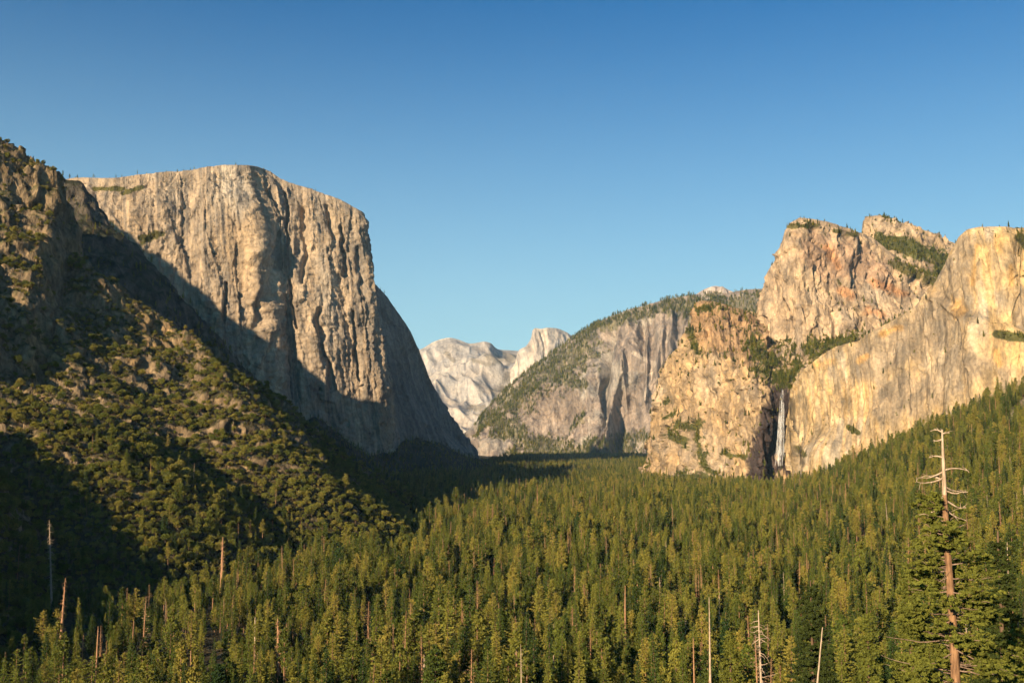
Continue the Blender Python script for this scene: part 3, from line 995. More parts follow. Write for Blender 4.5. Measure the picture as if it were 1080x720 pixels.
loft('half_dome', HD, 240, 220, disp_hd, lambda P, N, v: mixc(np.ones(P.shape) * np.array([.48, .43, .37]), (.36, .32, .28), sstep(.4, .8, ridged(FLOW, (1 / 200., 1 / 200., 1 / 1500.), 2, 175.)) * .6),
     M_rock_white, 'pale half-dome summit with a sheer face on the skyline', back=(700, -200))
SD = [[(715, 322, 9000), (715, 330, 8900), (715, 360, 8800)],
      [(732, 312, 9000), (732, 320, 8880), (732, 360, 8750)],
      [(744, 305, 9000), (744, 315, 8870), (744, 360, 8700)],
      [(755, 302, 9000), (755, 313, 8870), (755, 360, 8700)],
      [(766, 305, 9000), (766, 315, 8870), (766, 360, 8700)],
      [(780, 311, 9000), (780, 320, 8880), (780, 360, 8750)],
      [(800, 318, 9000), (800, 330, 8900), (800, 360, 8800)]]
loft('small_far_dome', SD, 160, 90, disp_hd, lambda P, N, v: np.ones(P.shape) * np.array([.50, .42, .36]), M_rock_white,
     'small pale dome peeking over the wooded skyline', back=(500, -100))


# ------------------------------------------------------------------ waterfall
def waterfall():
    g = Geo()
    rs = np.random.default_rng(5)
    m, nt, out = nmat('falling_water')
    L = nt.links.new
    b = nd(nt, 'ShaderNodeBsdfPrincipled', i_Roughness=.6); b.inputs['Base Color'].default_value = (.74, .73, .72, 1)
    tr = nd(nt, 'ShaderNodeBsdfTransparent'); geo = nd(nt, 'ShaderNodeNewGeometry')
    mp = nd(nt, 'ShaderNodeMapping'); mp.inputs['Scale'].default_value = (.30, .30, .035); L(geo.outputs['Position'], mp.inputs[0])
    n = nd(nt, 'ShaderNodeTexNoise', i_Scale=1.0, i_Detail=4.0); L(mp.outputs[0], n.inputs['Vector'])
    r = ramp(nt, .40, .72, (.0, .0, .0, 1), (.52, .52, .52, 1)); L(n.outputs[0], r.inputs[0])
    ms = nd(nt, 'ShaderNodeMixShader'); L(r.outputs[0], ms.inputs[0]); L(tr.outputs[0], ms.inputs[1]); L(b.outputs[0], ms.inputs[2]); L(ms.outputs[0], out.inputs[0])
    # strands of falling water, each a long thin tube that frays as it drops
    for k in range(15):
        n_ = 16
        t = np.linspace(0 if k % 3 == 0 else rs.random() * .45, .55 + .45 * rs.random() if k % 3 else 1, n_)
        py = 411 + 80 * t
        spread = (k - 7) / 7.
        px = 825.2 - 3.2 * t + spread * (.9 + 3.2 * t ** .8) + np.cumsum(rs.normal(size=n_)) * .16
        Y = 2772 - 22 * t + rs.normal() * 3
        P = np.stack([at(a, b_, c) for a, b_, c in zip(px, py, Y)])
        w = (1 - abs(spread) * .55) * (.9 + 1.3 * t)
        if abs(spread) > .3:
            w = w * sstep(0, .3, t)
        g.add(*tube(P, w + .3, 7))
    o = link('waterfall', g.mesh('waterfall', [m], True))
    tag(o, 'thin white waterfall dropping down the dark wet cleft', 'waterfall')


waterfall()


# ------------------------------------------------------------------ tree patterns, one mesh pair each
def pair(g, tm, cm, name):
    gt, gc = g
    return gt.mesh(name + '_trunk', [tm], True), gc.mesh(name + '_crown', [cm])


def joined(g, tm, cm, name):
    gt, gc = g
    q = Geo()
    for s, mi in ((gt, 0), (gc, 1)):
        for V, Fq, n0 in zip(s.V, s.F, np.cumsum([0] + [len(v) for v in s.V])): q.add(V, Fq - n0, mi)
    return q.mesh(name, [tm, cm])


KINDS = [  # name, words, geometry, bark, foliage, share
    ('fir_tree', 'slender fir', conifer(1, 38, 4.0), M_bark, M_fir, 3.0),
    ('fir_tree', 'bushy fir', conifer(2, 34, 5.0, .08, 1.0, .3, .7), M_bark, M_fir, 2.6),
    ('fir_tree', 'narrow pointed fir', conifer(3, 42, 3.5, .25, 1.0, .45, .9), M_bark, M_fir, 2.4),
    ('pine_tree', 'full-crowned pine', conifer(4, 36, 5.4, .3, .95, .1, .55, 1.15, .35, .15), M_redbark, M_pine, 2.4),
    ('pine_tree', 'ragged pine', conifer(5, 40, 5.0, .38, .85, .2, .6, 1.15, .45, .3), M_redbark, M_pine, 1.8),
    ('pine_tree', 'young dense pine', conifer(6, 24, 4.3, .05, 1.1, .15, .75, .95), M_bark, M_pine, 1.4),
    ('dead_tree', 'dead conifer with rusty needles', conifer(7, 36, 2.5, .2, .62, .4, .8, .85, .45, .4), M_rust, M_dead, .62),
    ('dead_tree', 'bare grey snag', snag(8, 33, .42, 60, 2.2), M_grey, M_grey, .22),
    ('pine_tree', 'round-topped old pine', lobed(9, 36, 5.6), M_redbark, M_pine, 2.2),
    ('pine_tree', 'open-crowned tall pine', lobed(10, 42, 5.0, .42, 20, 110), M_redbark, M_pine, 1.4),
    ('fir_tree', 'broad dark fir', lobed(11, 33, 5.4, .08, 34, 110, 1.0), M_bark, M_fir, 1.8),
]
OAKS = [
    ('oak_tree', 'round oak', broadleaf(21, 12, 6.0), M_bark, M_oak, 1.2),
    ('oak_tree', 'spreading oak', broadleaf(22, 10, 6.8, .85, 11), M_bark, M_oak, 1.),
    ('oak_tree', 'small oak', broadleaf(23, 8, 4.2, .7, 7, 130), M_bark, M_oak, 1.),
]
BUSH = [
    ('bush', 'bush', broadleaf(31, 3.4, 2.6, .6, 6, 60), M_bark, M_bush, 1.),
    ('bush', 'bush', broadleaf(32, 2.6, 3.2, .6, 7, 60), M_bark, M_bush, 1.),
]


def pattern_collection(name, kinds):
    c = bpy.data.collections.new(name)
    for i, k in enumerate(kinds):
        o = bpy.data.objects.new('%s_pattern_%02d' % (name, i), joined(k[2], k[3], k[4], '%s_%02d' % (name, i)))
        c.objects.link(o)
    return c


ALLK = KINDS + OAKS + BUSH
pattern_col = pattern_collection('tree', ALLK)
SH = np.array([k[5] for k in KINDS])


def stuff(name, P, kind, scl, label, cat):
    """one object of many trees: a cloud of points, a geometry-nodes tree puts a pattern on each"""
    n = len(P)
    me = bpy.data.meshes.new(name)
    me.vertices.add(n); me.vertices.foreach_set('co', P.astype(np.float32).ravel())
    a = me.attributes.new('kind', 'INT', 'POINT'); a.data.foreach_set('value', kind.astype(np.int32))
    a = me.attributes.new('scl', 'FLOAT_VECTOR', 'POINT'); a.data.foreach_set('vector', scl.astype(np.float32).ravel())
    rot = np.stack([rng.normal(size=n) * .025, rng.normal(size=n) * .025, rng.random(n) * 6.283], 1)
    a = me.attributes.new('rot', 'FLOAT_VECTOR', 'POINT'); a.data.foreach_set('vector', rot.astype(np.float32).ravel())
    o = link(name, me); tag(o, label, cat, kind='stuff')
    ng = bpy.data.node_groups.new(name, 'GeometryNodeTree')
    ng.interface.new_socket('Geometry', in_out='INPUT', socket_type='NodeSocketGeometry')
    ng.interface.new_socket('Geometry', in_out='OUTPUT', socket_type='NodeSocketGeometry')
    N = ng.nodes; L = ng.links.new
    gi, go = N.new('NodeGroupInput'), N.new('NodeGroupOutput')
    ci = N.new('GeometryNodeCollectionInfo'); ci.inputs['Collection'].default_value = pattern_col
    ci.inputs['Separate Children'].default_value = True; ci.inputs['Reset Children'].default_value = True
    ip = N.new('GeometryNodeInstanceOnPoints'); ip.inputs['Pick Instance'].default_value = True
    def na(nm, ty):
        q = N.new('GeometryNodeInputNamedAttribute'); q.data_type = ty; q.inputs['Name'].default_value = nm; return q.outputs['Attribute']
    L(gi.outputs[0], ip.inputs['Points']); L(ci.outputs[0], ip.inputs['Instance'])
    L(na('kind', 'INT'), ip.inputs['Instance Index'])
    rt = na('rot', 'FLOAT_VECTOR')
    e2r = N.new('FunctionNodeEulerToRotation'); L(rt, e2r.inputs[0]); L(e2r.outputs[0], ip.inputs['Rotation'])
    L(na('scl', 'FLOAT_VECTOR'), ip.inputs['Scale'])
    L(ip.outputs[0], go.inputs[0])
    md = o.modifiers.new('scatter', 'NODES'); md.node_group = ng
    return o


def in_view(P, m=70, top=45):
    px, py = proj(P); px2, py2 = proj(P + np.array([0, 0, top]))
    return (px > -m) & (px < W + m) & (py2 < H + 30) & (P[:, 1] > 0)


# ------------------------------------------------------------------ forest points
def jitter_points(x0, x1, y0, y1, s):
    xs = np.arange(x0, x1, s); ys = np.arange(y0, y1, s)
    X, Y = np.meshgrid(xs, ys)
    X = X + (rng.random(X.shape) - .5) * s * .95; Y = Y + (rng.random(X.shape) - .5) * s * .95
    return X.ravel(), Y.ravel()


def surface(x, y):
    """height of the land and which sheet it is: 0 ground, 1 near hillside, 2 shaded ridge"""
    g = ground_base(x, y); k = np.zeros(x.shape, int)
    m = (x > -1400) & (x < -60) & (y > 240) & (y < 2000)
    h = np.full(x.shape, -9e9)
    if m.any(): h[m] = hill_near(x[m], y[m])
    k = np.where(h > g, 1, k); g = np.maximum(g, h)
    m = (x > -2500) & (x < 120) & (y > 1560) & (y < 4300)
    h = np.full(x.shape, -9e9)
    if m.any(): h[m] = hill_far(x[m], y[m])
    k = np.where(h > g, 2, k); g = np.maximum(g, h)
    return g, k


pts = []
for (y0, y1, s) in ((90, 1100, 9.3), (1100, 2200, 10.2), (2200, 3600, 11.5), (3600, 7300, 13.5)):
    x, y = jitter_points(-.56 * y1, .56 * y1, y0, y1, s)
    m = np.abs(x) < .56 * y + 30
    pts.append(np.stack([x[m], y[m]], 1))
xy = np.concatenate(pts)
z, sheet = surface(xy[:, 0], xy[:, 1])
P = np.column_stack([xy, z])
m = in_view(P); P = P[m]; sheet = sheet[m]
dens_n = fbm(P * np.array([1, 1, 0]), 1 / 70., 3, 201.)
keep = rng.random(len(P)) < np.where(dens_n < -.2, .3, .95)
# open ground below the viewpoint, so that only the chosen near trees stand there
d = np.hypot(P[:, 0], P[:, 1])
keep &= ~(d < 430)
# hillside: fewer conifers, only low down
hh = P[:, 2]
pc = np.where(sheet == 1, np.clip(.95 - (hh + 115) / 150., .03, .85), 1.0)
pc = np.where((sheet == 1) & (P[:, 1] < 1010) & (hh < -25), .75, pc)
pc = np.where(sheet == 2, np.clip(.9 - (hh + 100) / 900., .3, .8), pc)
pc = np.where((sheet == 1) & (P[:, 1] > 1180), pc * .12, pc)
# thinner, broken forest in the lower left
ppx, ppy = proj(P)
pc = pc * np.where((ppx < 420) & (P[:, 1] < 1250), .55 + .45 * sstep(150, 420, ppx), 1)
keep &= rng.random(len(P)) < pc
# behind cliffs: nothing is seen of it
px, py = proj(P)
keep &= ~((P[:, 1] > np.interp(px, [0, 380, 440, 500, 560, 680, 690, 740, 800, 850, 905, 960, 1080, 1300], [3300, 3600, 3900, 4500, 7300, 7000, 3250, 2900, 2720, 2560, 2350, 2260, 2080, 1950])))
# bare streak on the right-hand slope
tal = capsules(P, [(1062, 446, 1090, 418, 7), (1044, 452, 1058, 449, 3)])
keep &= ~((tal > 0) & (P[:, 1] > 1200))
P = P[keep]; sheet = sheet[keep]; dens_n = dens_n[keep]
n = len(P)
kn = fbm(P * np.array([1, 1, 0]), 1 / 90., 2, 211.)
kind = rng.choice(len(KINDS), n, p=SH / SH.sum())
deadzone = (rng.random(n) < .16) & (kn > .08)
kind = np.where(deadzone, 6, kind)
oak_here = rng.random(n) < np.where(sheet == 1, .25, .11)
kind = np.where(oak_here, 11 + rng.integers(0, 3, n), kind)
s = .52 + .72 * rng.random(n) ** 1.4 + .22 * kn
s = np.where(rng.random(n) < .04, s * 1.3, s)
s = s * (1 - .25 * sstep(1900, 2900, P[:, 1])) * (.85 + .15 * sstep(900, 1700, P[:, 1]))
ppx, ppy = proj(P)
s = np.where(sheet == 2, s * .6, s)
s = np.where(sheet == 1, s * .62, s * (.78 + .22 * sstep(150, 500, ppx)))
s = np.where(kind >= 11, s * 1.5, s * 1.05)
scl = np.stack([s * (.85 + .35 * rng.random(n)), s * 0, s], 1); scl[:, 1] = scl[:, 0]
tip = P.copy(); hts = np.array([38, 34, 42, 36, 40, 24, 36, 33, 36, 42, 33, 12, 10, 8])
tip[:, 2] += hts[kind] * s
px, py = proj(tip); d = P[:, 1]
bpx, bpy_ = proj(P)
size_px = (bpy_ - py)
vis = (px > 3) & (px < W - 3) & (py > 300) & (py < 706)
score = np.where(vis, size_px * (1 + .3 * (H - py > 25)), -1)
nearest = np.argsort(-score)
# dead trees: the 30 that show largest; others
ind = list(nearest[:255])
print('FOREST', n)

# ------------------------------------------------------------------ individual trees
parts_cache = {}


def pair_for(k):
    if k not in parts_cache:
        nm, wd, g, tm, cm, _ = ALLK[k]
        parts_cache[k] = pair(g, tm, cm, nm)
    return parts_cache[k]


used = set()
protos = {}


def place_word(px, py):
    return '%d%% across and %d%% down the photo' % (round(px / W * 100), round(py / H * 100))


def place_tree(k, loc, scl3, rotz, tipp, group, extra=''):
    nm, wd = ALLK[k][0], ALLK[k][1]
    if k not in protos:
        root = bpy.data.objects.new(nm, None)
        COL.objects.link(root)
        if k == 7:
            a = link('trunk', joined(*ALLK[k][2:3], M_grey, M_grey, 'snag'), root); b = None
        else:
            tm, cm = pair_for(k)
            a = link('trunk', tm, root); b = link('crown', cm, root)
        protos[k] = (root, a, b)
    else:
        r0, a0, b0 = protos[k]
        root = r0.copy(); COL.objects.link(root)
        a = a0.copy(); COL.objects.link(a); a.parent = root
        if b0:
            b = b0.copy(); COL.objects.link(b); b.parent = root
    root.location = tuple(map(float, loc)); root.scale = tuple(map(float, scl3)); root.rotation_euler = (rng.normal() * .02, rng.normal() * .02, rotz)
    q = place_word(*tipp)
    lab = '%s%s with its tip %s' % (extra, wd, q)
    i = 0
    while lab in used:
        i += 1
        lab = '%s%s with its tip %s' % (['taller ', 'shorter ', 'rear ', 'further '][i % 4] + extra, wd, q)
        if i > 6: break
    used.add(lab)
    tag(root, lab, 'tree', group)
    return root


GROUPS = {'fir_tree': 'firs of the valley forest', 'pine_tree': 'pines of the valley forest', 'dead_tree': 'dead trees of the valley forest', 'oak_tree': 'oaks among the conifers'}
for i in ind:
    k = int(kind[i])
    place_tree(k, P[i], scl[i], rng.random() * 6.28, (px[i], py[i]), GROUPS[ALLK[k][0]])
rest = np.ones(n, bool); rest[ind] = False
stuff('forest', P[rest], kind[rest], scl[rest], 'dense conifer forest covering the valley floor and the lower slopes', 'forest')

# oaks and scrub on the near hillside
x, y = jitter_points(-1100, -90, 300, 1850, 5.8)
z, sh = surface(x, y); m = (sh == 1); Q = np.column_stack([x, y, z])[m]
e = 3.0
gx = (hill_near(Q[:, 0] + e, Q[:, 1]) - hill_near(Q[:, 0] - e, Q[:, 1])) / (2 * e)
gy = (hill_near(Q[:, 0], Q[:, 1] + e) - hill_near(Q[:, 0], Q[:, 1] - e)) / (2 * e)
steep = np.hypot(gx, gy)
nn = fbm(Q * np.array([1, 1, 0]), 1 / 45., 3, 301.)
pr = np.clip(1.25 - Q[:, 2] / 600. + nn * 1.2, .45, 1) * np.clip(2.6 - steep, .2, 1)
k_ = (rng.random(len(Q)) < pr) & in_view(Q, 60, 10) & (Q[:, 2] > -150)
Q = Q[k_]; nn = nn[k_]
low = Q[:, 2] < 90 + nn * 120
kd = np.where(rng.random(len(Q)) < np.where(low, .6, .2), 11 + rng.integers(0, 3, len(Q)), 14 + rng.integers(0, 2, len(Q)))
sc = np.where(kd < 14, .45 + .5 * rng.random(len(Q)) ** 2, .6 + 1.1 * rng.random(len(Q)) ** 1.5)
stuff('scrub', Q, kd, np.stack([sc, sc, sc * (.95 + .5 * rng.random(len(Q)))], 1), 'low oaks and brush covering the near hillside', 'scrub')
print('SCRUB', len(Q))


# scatter on lofts: bushes and small trees where the surface bears green or lies flat
def scatter_loft(name, G, N, test, prob, kinds, smin, smax, label, cat):
    Pv = G.reshape(-1, 3); Nv = N.reshape(-1, 3)
    t = test(G, N).reshape(-1)
    m = rng.random(len(Pv)) < prob * np.clip(t, 0, 1)
    px, py = proj(Pv); m &= (px > -80) & (px < W + 80)
    Pv = Pv[m] + (rng.random((m.sum(), 3)) - .5) * np.array([6, 6, 0])
    Pv[:, 2] -= 1.0
    n = len(Pv)
    kd = rng.choice(kinds, n)
    sc = smin + (smax - smin) * rng.random(n)
    print(name, n)
    if n: stuff(name, Pv, kd, np.stack([sc] * 3, 1), label, cat)


def f_ec(G, N):
    v = (np.arange(G.shape[0]) / G.shape[0])[:, None]
    flat = sstep(.75, .95, np.abs(N[..., 2])) * (v < .22)
    ve = capsules(G, [(148, 252, 172, 247, 5), (150, 256, 158, 252, 4)])
    return np.maximum(flat * .10, sstep(0, .4, ve) * .25)


scatter_loft('rim_trees', ecP, ecN, f_ec, .35, [0, 1, 5, 11], .2, .5, 'small trees along the rim of the great cliff', 'trees')


def f_gold(caps, base=.0):
    def f(G, N):
        n = fbm(G, 1 / 35., 3, 74.)
        return np.maximum(sstep(.05, .5, capsules(G, caps) + n * .9 + fbm(G, 1 / 13., 2, 76.) * 1.1 - .1), base * sstep(.3, .75, np.abs(N[..., 2])))
    return f


scatter_loft('gully_trees', lcP, lcN, f_gold(VEG_LC, .18), .16, [11, 12, 13, 1, 5], .3, .75, 'green brush in the hanging gully and on the ledges of the buttress', 'brush')
scatter_loft('ledge_trees', ltP, ltN, f_gold([(1050, 352, 1085, 358, 5), (1076, 246, 1084, 262, 7), (895, 450, 905, 456, 4)], .08), .10, [11, 13, 1, 5], .25, .5, 'small trees on the ledges of the right-hand wall', 'trees')
scatter_loft('peak_trees', mcP, mcN, f_gold([(832, 238, 862, 238, 4), (880, 243, 902, 248, 3), (945, 280, 990, 300, 8)], .10), .10, [13, 1, 5, 14], .25, .6, 'scattered trees on the rounded tan peak', 'trees')
scatter_loft('saddle_trees', hcP, hcN, f_gold([(930, 255, 960, 262, 11), (955, 262, 1000, 275, 10), (935, 285, 985, 292, 9), (990, 285, 1005, 290, 8), (930, 228, 945, 234, 4)], .10), .25, [11, 1, 5, 12], .3, .6, 'green trees on the slope of the rear peak', 'trees')


def f_mm(G, N):
    n = fbm(G, 1 / 260., 4, 141.); n2 = fbm(G, 1 / 80., 3, 142.)
    return sstep(0, .35, capsules(G, VEG_MM) + n2 * 1.3 + n * .6 - .15)


scatter_loft('mountain_forest', mmP, mmN, f_mm, .15, [0, 1, 2, 3], .6, .95, 'forest on the middle-distance mountain and along its skyline', 'forest')

# ------------------------------------------------------------------ the large trees near the viewer
def ground_at(x, y): return float(surface(np.array([x]), np.array([y]))[0][0])


def hero_pine():
    Y = 122.0
    top = at(993, 453, Y); low = at(1008, 725, Y)
    ax = (low - top) / (top[2] - low[2])                     # leaning axis per metre down
    gz = ground_at(low[0], Y)
    Ht = top[2] - gz
    base = top + ax * Ht; base[1] = Y
    root = bpy.data.objects.new('pine_tree', None); COL.objects.link(root)
    root.location = tuple(map(float, base))
    tag(root, 'tallest near pine at lower right with a bare dead top and reddish trunk', 'tree')
    rs = np.random.default_rng(77)
    up = -ax                                                # per metre up
    pos = lambda h: up * h
    hs = np.linspace(-2, Ht, 26)
    wob = np.stack([np.sin(hs * .21) * .10, np.sin(hs * .17 + 1) * .1, hs * 0], 1)
    pts = np.array([pos(h) for h in hs]) + wob
    rad = np.interp(hs, [-2, 5, 20, Ht - 17, Ht - 9, Ht], [1.0, .78, .66, .42, .32, .09])
    dead_i = np.searchsorted(hs, Ht - 9.5)
    g = Geo(); g.add(*tube(pts[:dead_i + 1], rad[:dead_i + 1], 12)); link('trunk', g.mesh('hero_trunk', [M_redbark], True), root)
    g = Geo(); g.add(*tube(pts[dead_i:], rad[dead_i:] * np.where(np.arange(26)[dead_i:] == dead_i, .98, 1), 10))
    def centre(h): return pos(h) + np.array([math.sin(h * .21) * .10, math.sin(h * .17 + 1) * .1, 0])
    # dead limbs in the bare top: (metres below the top, side, length, rise)
    for dn, a, L, rise in ((.3, 3.0, 1.1, .25), (.5, .2, .9, .1), (.15, 1.5, .5, .3), (1.1, 3.1, 1.0, -.15), (3.3, 2.9, 1.5, .05), (4.8, 0.1, 3.2, .02), (4.9, 3.1, 2.6, -.3), (5.6, 3.3, 3.0, -.25), (6.0, 2.6, 2.2, .15),
                           (6.6, .2, 2.9, -.35), (7.1, -.3, 2.4, -.2), (7.6, 3.5, 2.5, -.5), (8.2, .1, 2.9, -.4), (8.9, 2.9, 3.0, -.35), (9.3, .4, 2.6, -.5)):
        s = np.linspace(0, 1, 8); c = centre(Ht - dn)
        P = c + np.stack([math.cos(a) * L * s, math.sin(a) * L * s * .8, rise * L * s + .10 * L * np.sin(s * 3.1) * np.sign(rise)], 1)
        P += np.cumsum(rs.normal(size=(8, 3)) * .035 * L, axis=0) * s[:, None]
        g.add(*tube(P, np.linspace(.12, .035, 8), 5))
        for q in range(4):
            j = rs.integers(3, 8); d = rs.normal(size=3) * .45 * L * .4
            g.add(*tube(np.stack([P[j], P[j] + d * .5 + [0, 0, .08], P[j] + d]), [.035, .028, .015], 4))
    link('dead_top', g.mesh('hero_top', [M_grey], True), root)
    gb, gc = Geo(), Geo()
    for q in range(300):
        h = Ht - 8.6 - (Ht - 12) * (q / 300.) ** .95
        a = rs.random() * 6.283
        if math.sin(a) < -.55 and rs.random() < .45: continue
        dn = Ht - h
        env = np.interp(dn, [8, 11, 16, 24, 32, 50], [1.9, 3.5, 5.4, 7.6, 9.0, 9.0])
        L = env * (.45 + .65 * rs.random())
        c = centre(h)
        s = np.linspace(0, 1, 9)
        rise = np.interp(dn, [8, 20, 45], [.1, -.1, -.35]) + rs.normal() * .12
        P = c + np.stack([math.cos(a) * L * s, math.sin(a) * L * s, rise * L * s + .16 * L * s ** 2], 1)
        P[1:] += rs.normal(size=(8, 3)) * .06
        bare = rs.random() < .08
        if bare and dn > 11:
            P = c + (P - c) * np.array([.6, .6, 1.0]) - np.array([0, 0, 1]) * (s ** 1.5)[:, None] * L * .18
            gb.add(*tube(P, np.linspace(.12, .03, 9), 5))
            for w in range(5):
                j = rs.integers(3, 9); d = rs.normal(size=3) * .55
                gb.add(*tube(np.stack([P[j], P[j] + d * .5 + [0, 0, .08], P[j] + d]), [.04, .028, .012], 4))
            continue
        gb.add(*tube(P, np.linspace(.10, .025, 9), 5))
        if rs.random() < .12: continue
        m = int(L * 5)
        f = .38 + .7 * rs.random(m) ** .8
        C = np.array([np.interp(f, s, P[:, i]) for i in range(3)]).T + rs.normal(size=(m, 3)) * np.array([.6, .6, .5]) * (.5 + .5 * f[:, None])
        per = 16
        CC = np.repeat(C, per, 0); off = rs.normal(size=(m * per, 3)); off /= np.linalg.norm(off, axis=1, keepdims=True)
        off[:, 2] = np.abs(off[:, 2]) * .6
        gc.leaves(CC + off * .25, off, .42 + .30 * rs.random(m * per), rs, 0, .36, .45)
    link('branches', gb.mesh('hero_branches', [M_limb], True), root)
    link('crown', gc.mesh('hero_crown', [M_hero]), root)


hero_pine()


def near_pine(px, pytop, Y, rad, mat, label, dens=1.0, seed=1, start=.1, shape=.7, needle=.42, bark=M_bark):
    top = at(px, pytop, Y); gz = ground_at(top[0], Y); h = top[2] - gz
    root = bpy.data.objects.new('pine_tree', None); COL.objects.link(root); root.location = (float(top[0]), Y, gz)
    tag(root, label, 'tree')
    rs = np.random.default_rng(seed)
    gt, gb, gc = Geo(), Geo(), Geo()
    trunk_geo(gt, h, h * .012 + .1, rs, n=10)
    z = h * start
    while z < h * .97:
        t = (z / h - start) / (1 - start)
        env = rad * (1 - t) ** shape + .4
        for q in range(int(4 + 2 * (1 - t))):
            a = rs.random() * 6.283; L = env * (.7 + .42 * rs.random())
            s = np.linspace(0, 1, 6)
            P = np.array([0, 0, z]) + np.stack([math.cos(a) * L * s, math.sin(a) * L * s, (-.12 + .35 * t) * L * s + .14 * L * s ** 2], 1)
            gb.add(*tube(P, np.linspace(.07, .02, 6), 4))
            m = int(L * 6 * dens) + 3
            f = .25 + .78 * rs.random(m) ** .8
            C = np.array([np.interp(f, s, P[:, i]) for i in range(3)]).T + rs.normal(size=(m, 3)) * np.array([.6, .6, .25]) * (.4 + .6 * f[:, None])
            per = 8
            off = rs.normal(size=(m * per, 3)); off /= np.linalg.norm(off, axis=1, keepdims=True); off[:, 2] = np.abs(off[:, 2]) * .6
            gc.leaves(np.repeat(C, per, 0) + off * .3, off, needle * (1.1 + .7 * rs.random(m * per)), rs, 0, .45, .45)
        z += .85
    link('trunk', gt.mesh('near_trunk', [bark], True), root)
    link('branches', gb.mesh('near_branches', [M_bark], True), root)
    link('crown', gc.mesh('near_crown', [mat]), root)


near_pine(855, 612, 330, 9.5, M_dark, 'broad dark pine near the bottom, behind the leaning bare pole', seed=3, needle=.6)
near_pine(958, 592, 230, 5.5, M_hero, 'bright green pine just left of the tall pine with the dead top', seed=4, needle=.5)
near_pine(1052, 560, 190, 6.5, M_dark, 'dark bushy pine just right of the tall pine with the dead top', seed=5, needle=.45)
near_pine(914, 640, 300, 5.5, M_hero, 'lower green pine between the dark broad pine and the tall one', seed=6, needle=.55)
near_pine(1074, 655, 170, 5.0, M_hero, 'green pine crown cut by the lower right corner', seed=7, needle=.42)
near_pine(770, 662, 350, 5.5, M_hero, 'green pine beside the branchy dead snag near the bottom', seed=8, needle=.6)


def near_snag(pxt, pyt, pxb, pyb, Y, wpx, twigs, tl, mat, label, seed, top=1.0):
    t_ = at(pxt, pyt, Y); b_ = at(pxb, pyb, Y)
    ax = (b_ - t_) / (t_[2] - b_[2]); ax[1] = 0
    gz = ground_at(b_[0], Y); h = t_[2] - gz
    base = t_ + ax * h
    root = bpy.data.objects.new('dead_tree', None); COL.objects.link(root)
    root.location = (float(base[0]), Y, float(gz))
    root.rotation_euler = (0, math.atan2(-ax[0], 1), 0)
    tag(root, label, 'tree')
    g = snag(seed, h, wpx / F * Y * .5 * 1.3, twigs, tl)
    link('trunk', g[0].mesh('snag_trunk', [mat], True), root)
    if twigs > 14: link('branches', g[1].mesh('snag_branches', [mat], True), root)
    elif twigs:
        for V, Fq in zip(g[1].V, g[1].F):
            link('branch', mesh_from('snag_branch', V, Fq - Fq.min(), [mat]), root)


near_snag(868, 659, 862, 722, 200, 3.6, 13, .8, M_grey, 'bare leaning dead pole in front of the broad dark pine', 41)
near_snag(800, 643, 803, 722, 230, 4.0, 110, 4.4, M_grey, 'dead snag bristling with curved bare branches near the bottom', 42)
near_snag(748, 629, 749, 697, 420, 2.6, 13, 1.2, M_grey, 'thin pale bare trunk standing left of the branchy snag', 43)
near_snag(731, 672, 732, 722, 430, 2.4, 30, 1.8, M_rust, 'rusty dead snag with short twigs, left of the thin pale trunk', 44)
near_snag(1062, 571, 1064, 640, 300, 2.4, 8, 2.0, M_grey, 'slim pale snag at the right behind the tall pine', 45)
near_snag(1054, 622, 1059, 695, 190, 3.0, 10, 1.4, M_rust, 'leaning rusty snag right of the tall pine trunk', 46)
near_snag(104, 660, 101, 722, 520, 2.8, 14, 1.5, M_rust, 'bare reddish pole in the dark lower left corner', 47)
near_snag(69, 609, 66, 650, 640, 3.4, 120, 3.4, M_rust, 'rusty dead conifer spike standing in the lower left shade', 48)
near_snag(293, 652, 294, 702, 560, 4.0, 130, 3.4, M_rust, 'thick tan dead trunk left of centre near the bottom', 49)
near_snag(269, 650, 269, 684, 600, 2.6, 30, 1.8, M_grey, 'slim grey snag left of the thick tan dead trunk', 50)
near_snag(235, 566, 234, 605, 900, 4.0, 120, 4.5, M_rust, 'bushy brown dead tree on the lower left slope', 51)
near_snag(52, 548, 53, 585, 800, 2.0, 110, 5.0, M_grey, 'pale dead tree high in the shaded lower left', 52)
near_snag(447, 690, 448, 725, 520, 2.6, 50, 3.0, M_grey, 'small pale snag near the bottom, left of centre', 53)
near_snag(659, 617, 659, 640, 620, 3.0, 12, 1.2, M_rust, 'short brown snag between forest trees right of centre', 54)
near_snag(584, 690, 583, 722, 500, 3.0, 14, 1.4, M_grey, 'pale bare trunk at the bottom just right of centre', 55)

# ------------------------------------------------------------------ light, sky, air
w = bpy.data.worlds.new('World'); scene.world = w; w.use_nodes = True
nt = w.node_tree; bg = nt.nodes['Background']
sky = nt.nodes.new('ShaderNodeTexSky'); sky.sky_type = 'NISHITA'; sky.sun_disc = False
sky.sun_elevation = SUN_EL; sky.sun_rotation = math.atan2(SUN[0], SUN[1])
sky.altitude = 1300; sky.air_density = 1.0; sky.dust_density = 2.4; sky.ozone_density = 3.0; sky.air_density = 1.15
hs = nt.nodes.new('ShaderNodeHueSaturation'); hs.inputs['Saturation'].default_value = 1.3
def wmix(a, b, f, bt='MIX'):
    m = nt.nodes.new('ShaderNodeMix'); m.data_type = 'RGBA'; m.blend_type = bt; m.clamp_result = False
    for k, v in ((6, a), (7, b), (0, f)):
        if hasattr(v, 'is_linked'): nt.links.new(v, m.inputs[k])
        else: m.inputs[k].default_value = v
    return m.outputs[2]
nt.links.new(sky.outputs[0], hs.inputs['Color'])
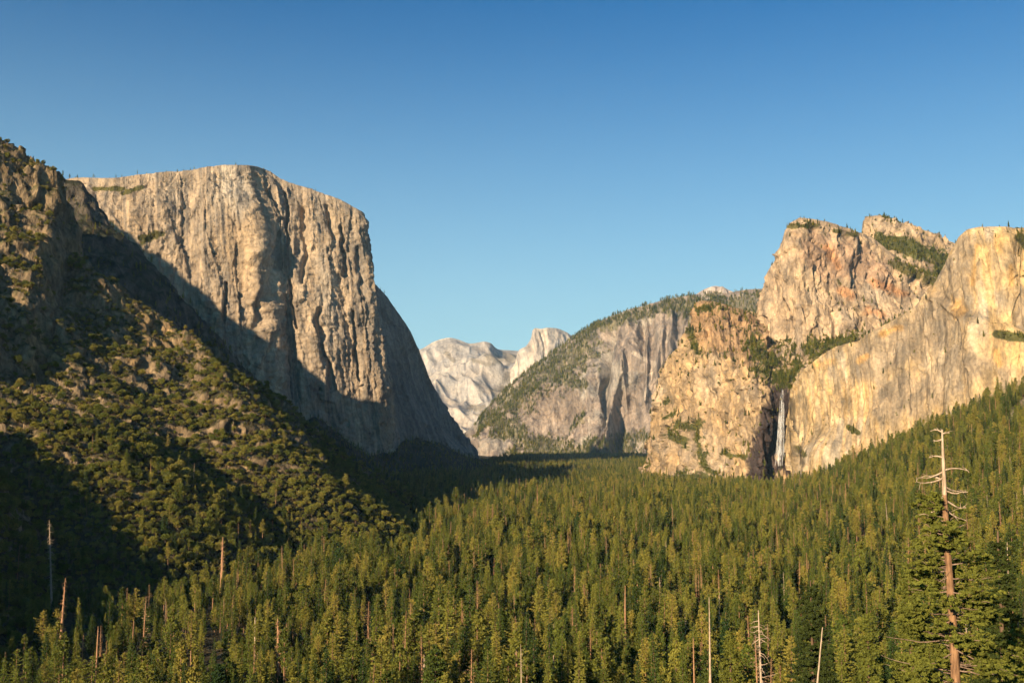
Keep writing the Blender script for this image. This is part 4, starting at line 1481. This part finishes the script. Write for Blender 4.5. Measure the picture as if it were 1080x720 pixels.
deep = wmix(hs.outputs[0], (.11, .84, 1.02, 1), 1.0, 'MULTIPLY')
# air grows paler towards the horizon all round
tcw = nt.nodes.new('ShaderNodeTexCoord'); sx = nt.nodes.new('ShaderNodeSeparateXYZ'); nt.links.new(tcw.outputs['Generated'], sx.inputs[0])
mr = nt.nodes.new('ShaderNodeMapRange'); mr.inputs[1].default_value = .44; mr.inputs[2].default_value = 0.0
nt.links.new(sx.outputs[2], mr.inputs[0])
pw = nt.nodes.new('ShaderNodeMath'); pw.operation = 'POWER'; pw.inputs[1].default_value = 1.6; nt.links.new(mr.outputs[0], pw.inputs[0])
nt.links.new(wmix(deep, (5.3, 7.75, 8.4, 1), pw.outputs[0]), bg.inputs[0])
bg.inputs[1].default_value = .05

sun = bpy.data.lights.new('sun', 'SUN'); sun.energy = 5.0; sun.angle = R(.5); sun.color = (1.0, .78, .52)
so = bpy.data.objects.new('sun', sun); COL.objects.link(so)
from mathutils import Vector
so.rotation_euler = Vector(SUN).to_track_quat('Z', 'Y').to_euler()


def haze():
    V = np.array([[x, y, z] for x in (-17000, 17000) for y in (-4000, 19000) for z in (-2000, 2600)], float)
    Fq = np.array([[0, 1, 3, 2], [4, 6, 7, 5], [0, 4, 5, 1], [2, 3, 7, 6], [0, 2, 6, 4], [1, 5, 7, 3]])
    m, nt, out = nmat('air')
    v = nd(nt, 'ShaderNodeVolumePrincipled'); v.inputs['Color'].default_value = (.50, .76, 1, 1); v.inputs['Density'].default_value = HAZE
    v.inputs['Anisotropy'].default_value = 0.0
    nt.links.new(v.outputs[0], out.inputs['Volume'])
    o = link('haze', mesh_from('haze', V, Fq, [m], smooth=False)); tag(o, 'thin blue haze in the air of the valley', 'haze', kind='stuff')


HAZE = 1.3e-5
if HAZE: haze()

cam = bpy.data.cameras.new('camera'); co = bpy.data.objects.new('camera', cam); COL.objects.link(co)
cam.sensor_width = 36; cam.lens = 36 * F / W; cam.clip_start = .5; cam.clip_end = 60000
co.location = (0, 0, 0); co.rotation_euler = (math.pi / 2 + PITCH, 0, 0)
scene.camera = co
scene.view_settings.view_transform = 'Standard'; scene.view_settings.look = 'None'
scene.view_settings.exposure = 1.12; scene.view_settings.gamma = 1
scene.cycles.use_denoising = True
scene.cycles.max_bounces = 4; scene.cycles.diffuse_bounces = 1; scene.cycles.transparent_max_bounces = 12
scene.cycles.volume_bounces = 0; scene.cycles.use_adaptive_sampling = True; scene.cycles.adaptive_threshold = .03
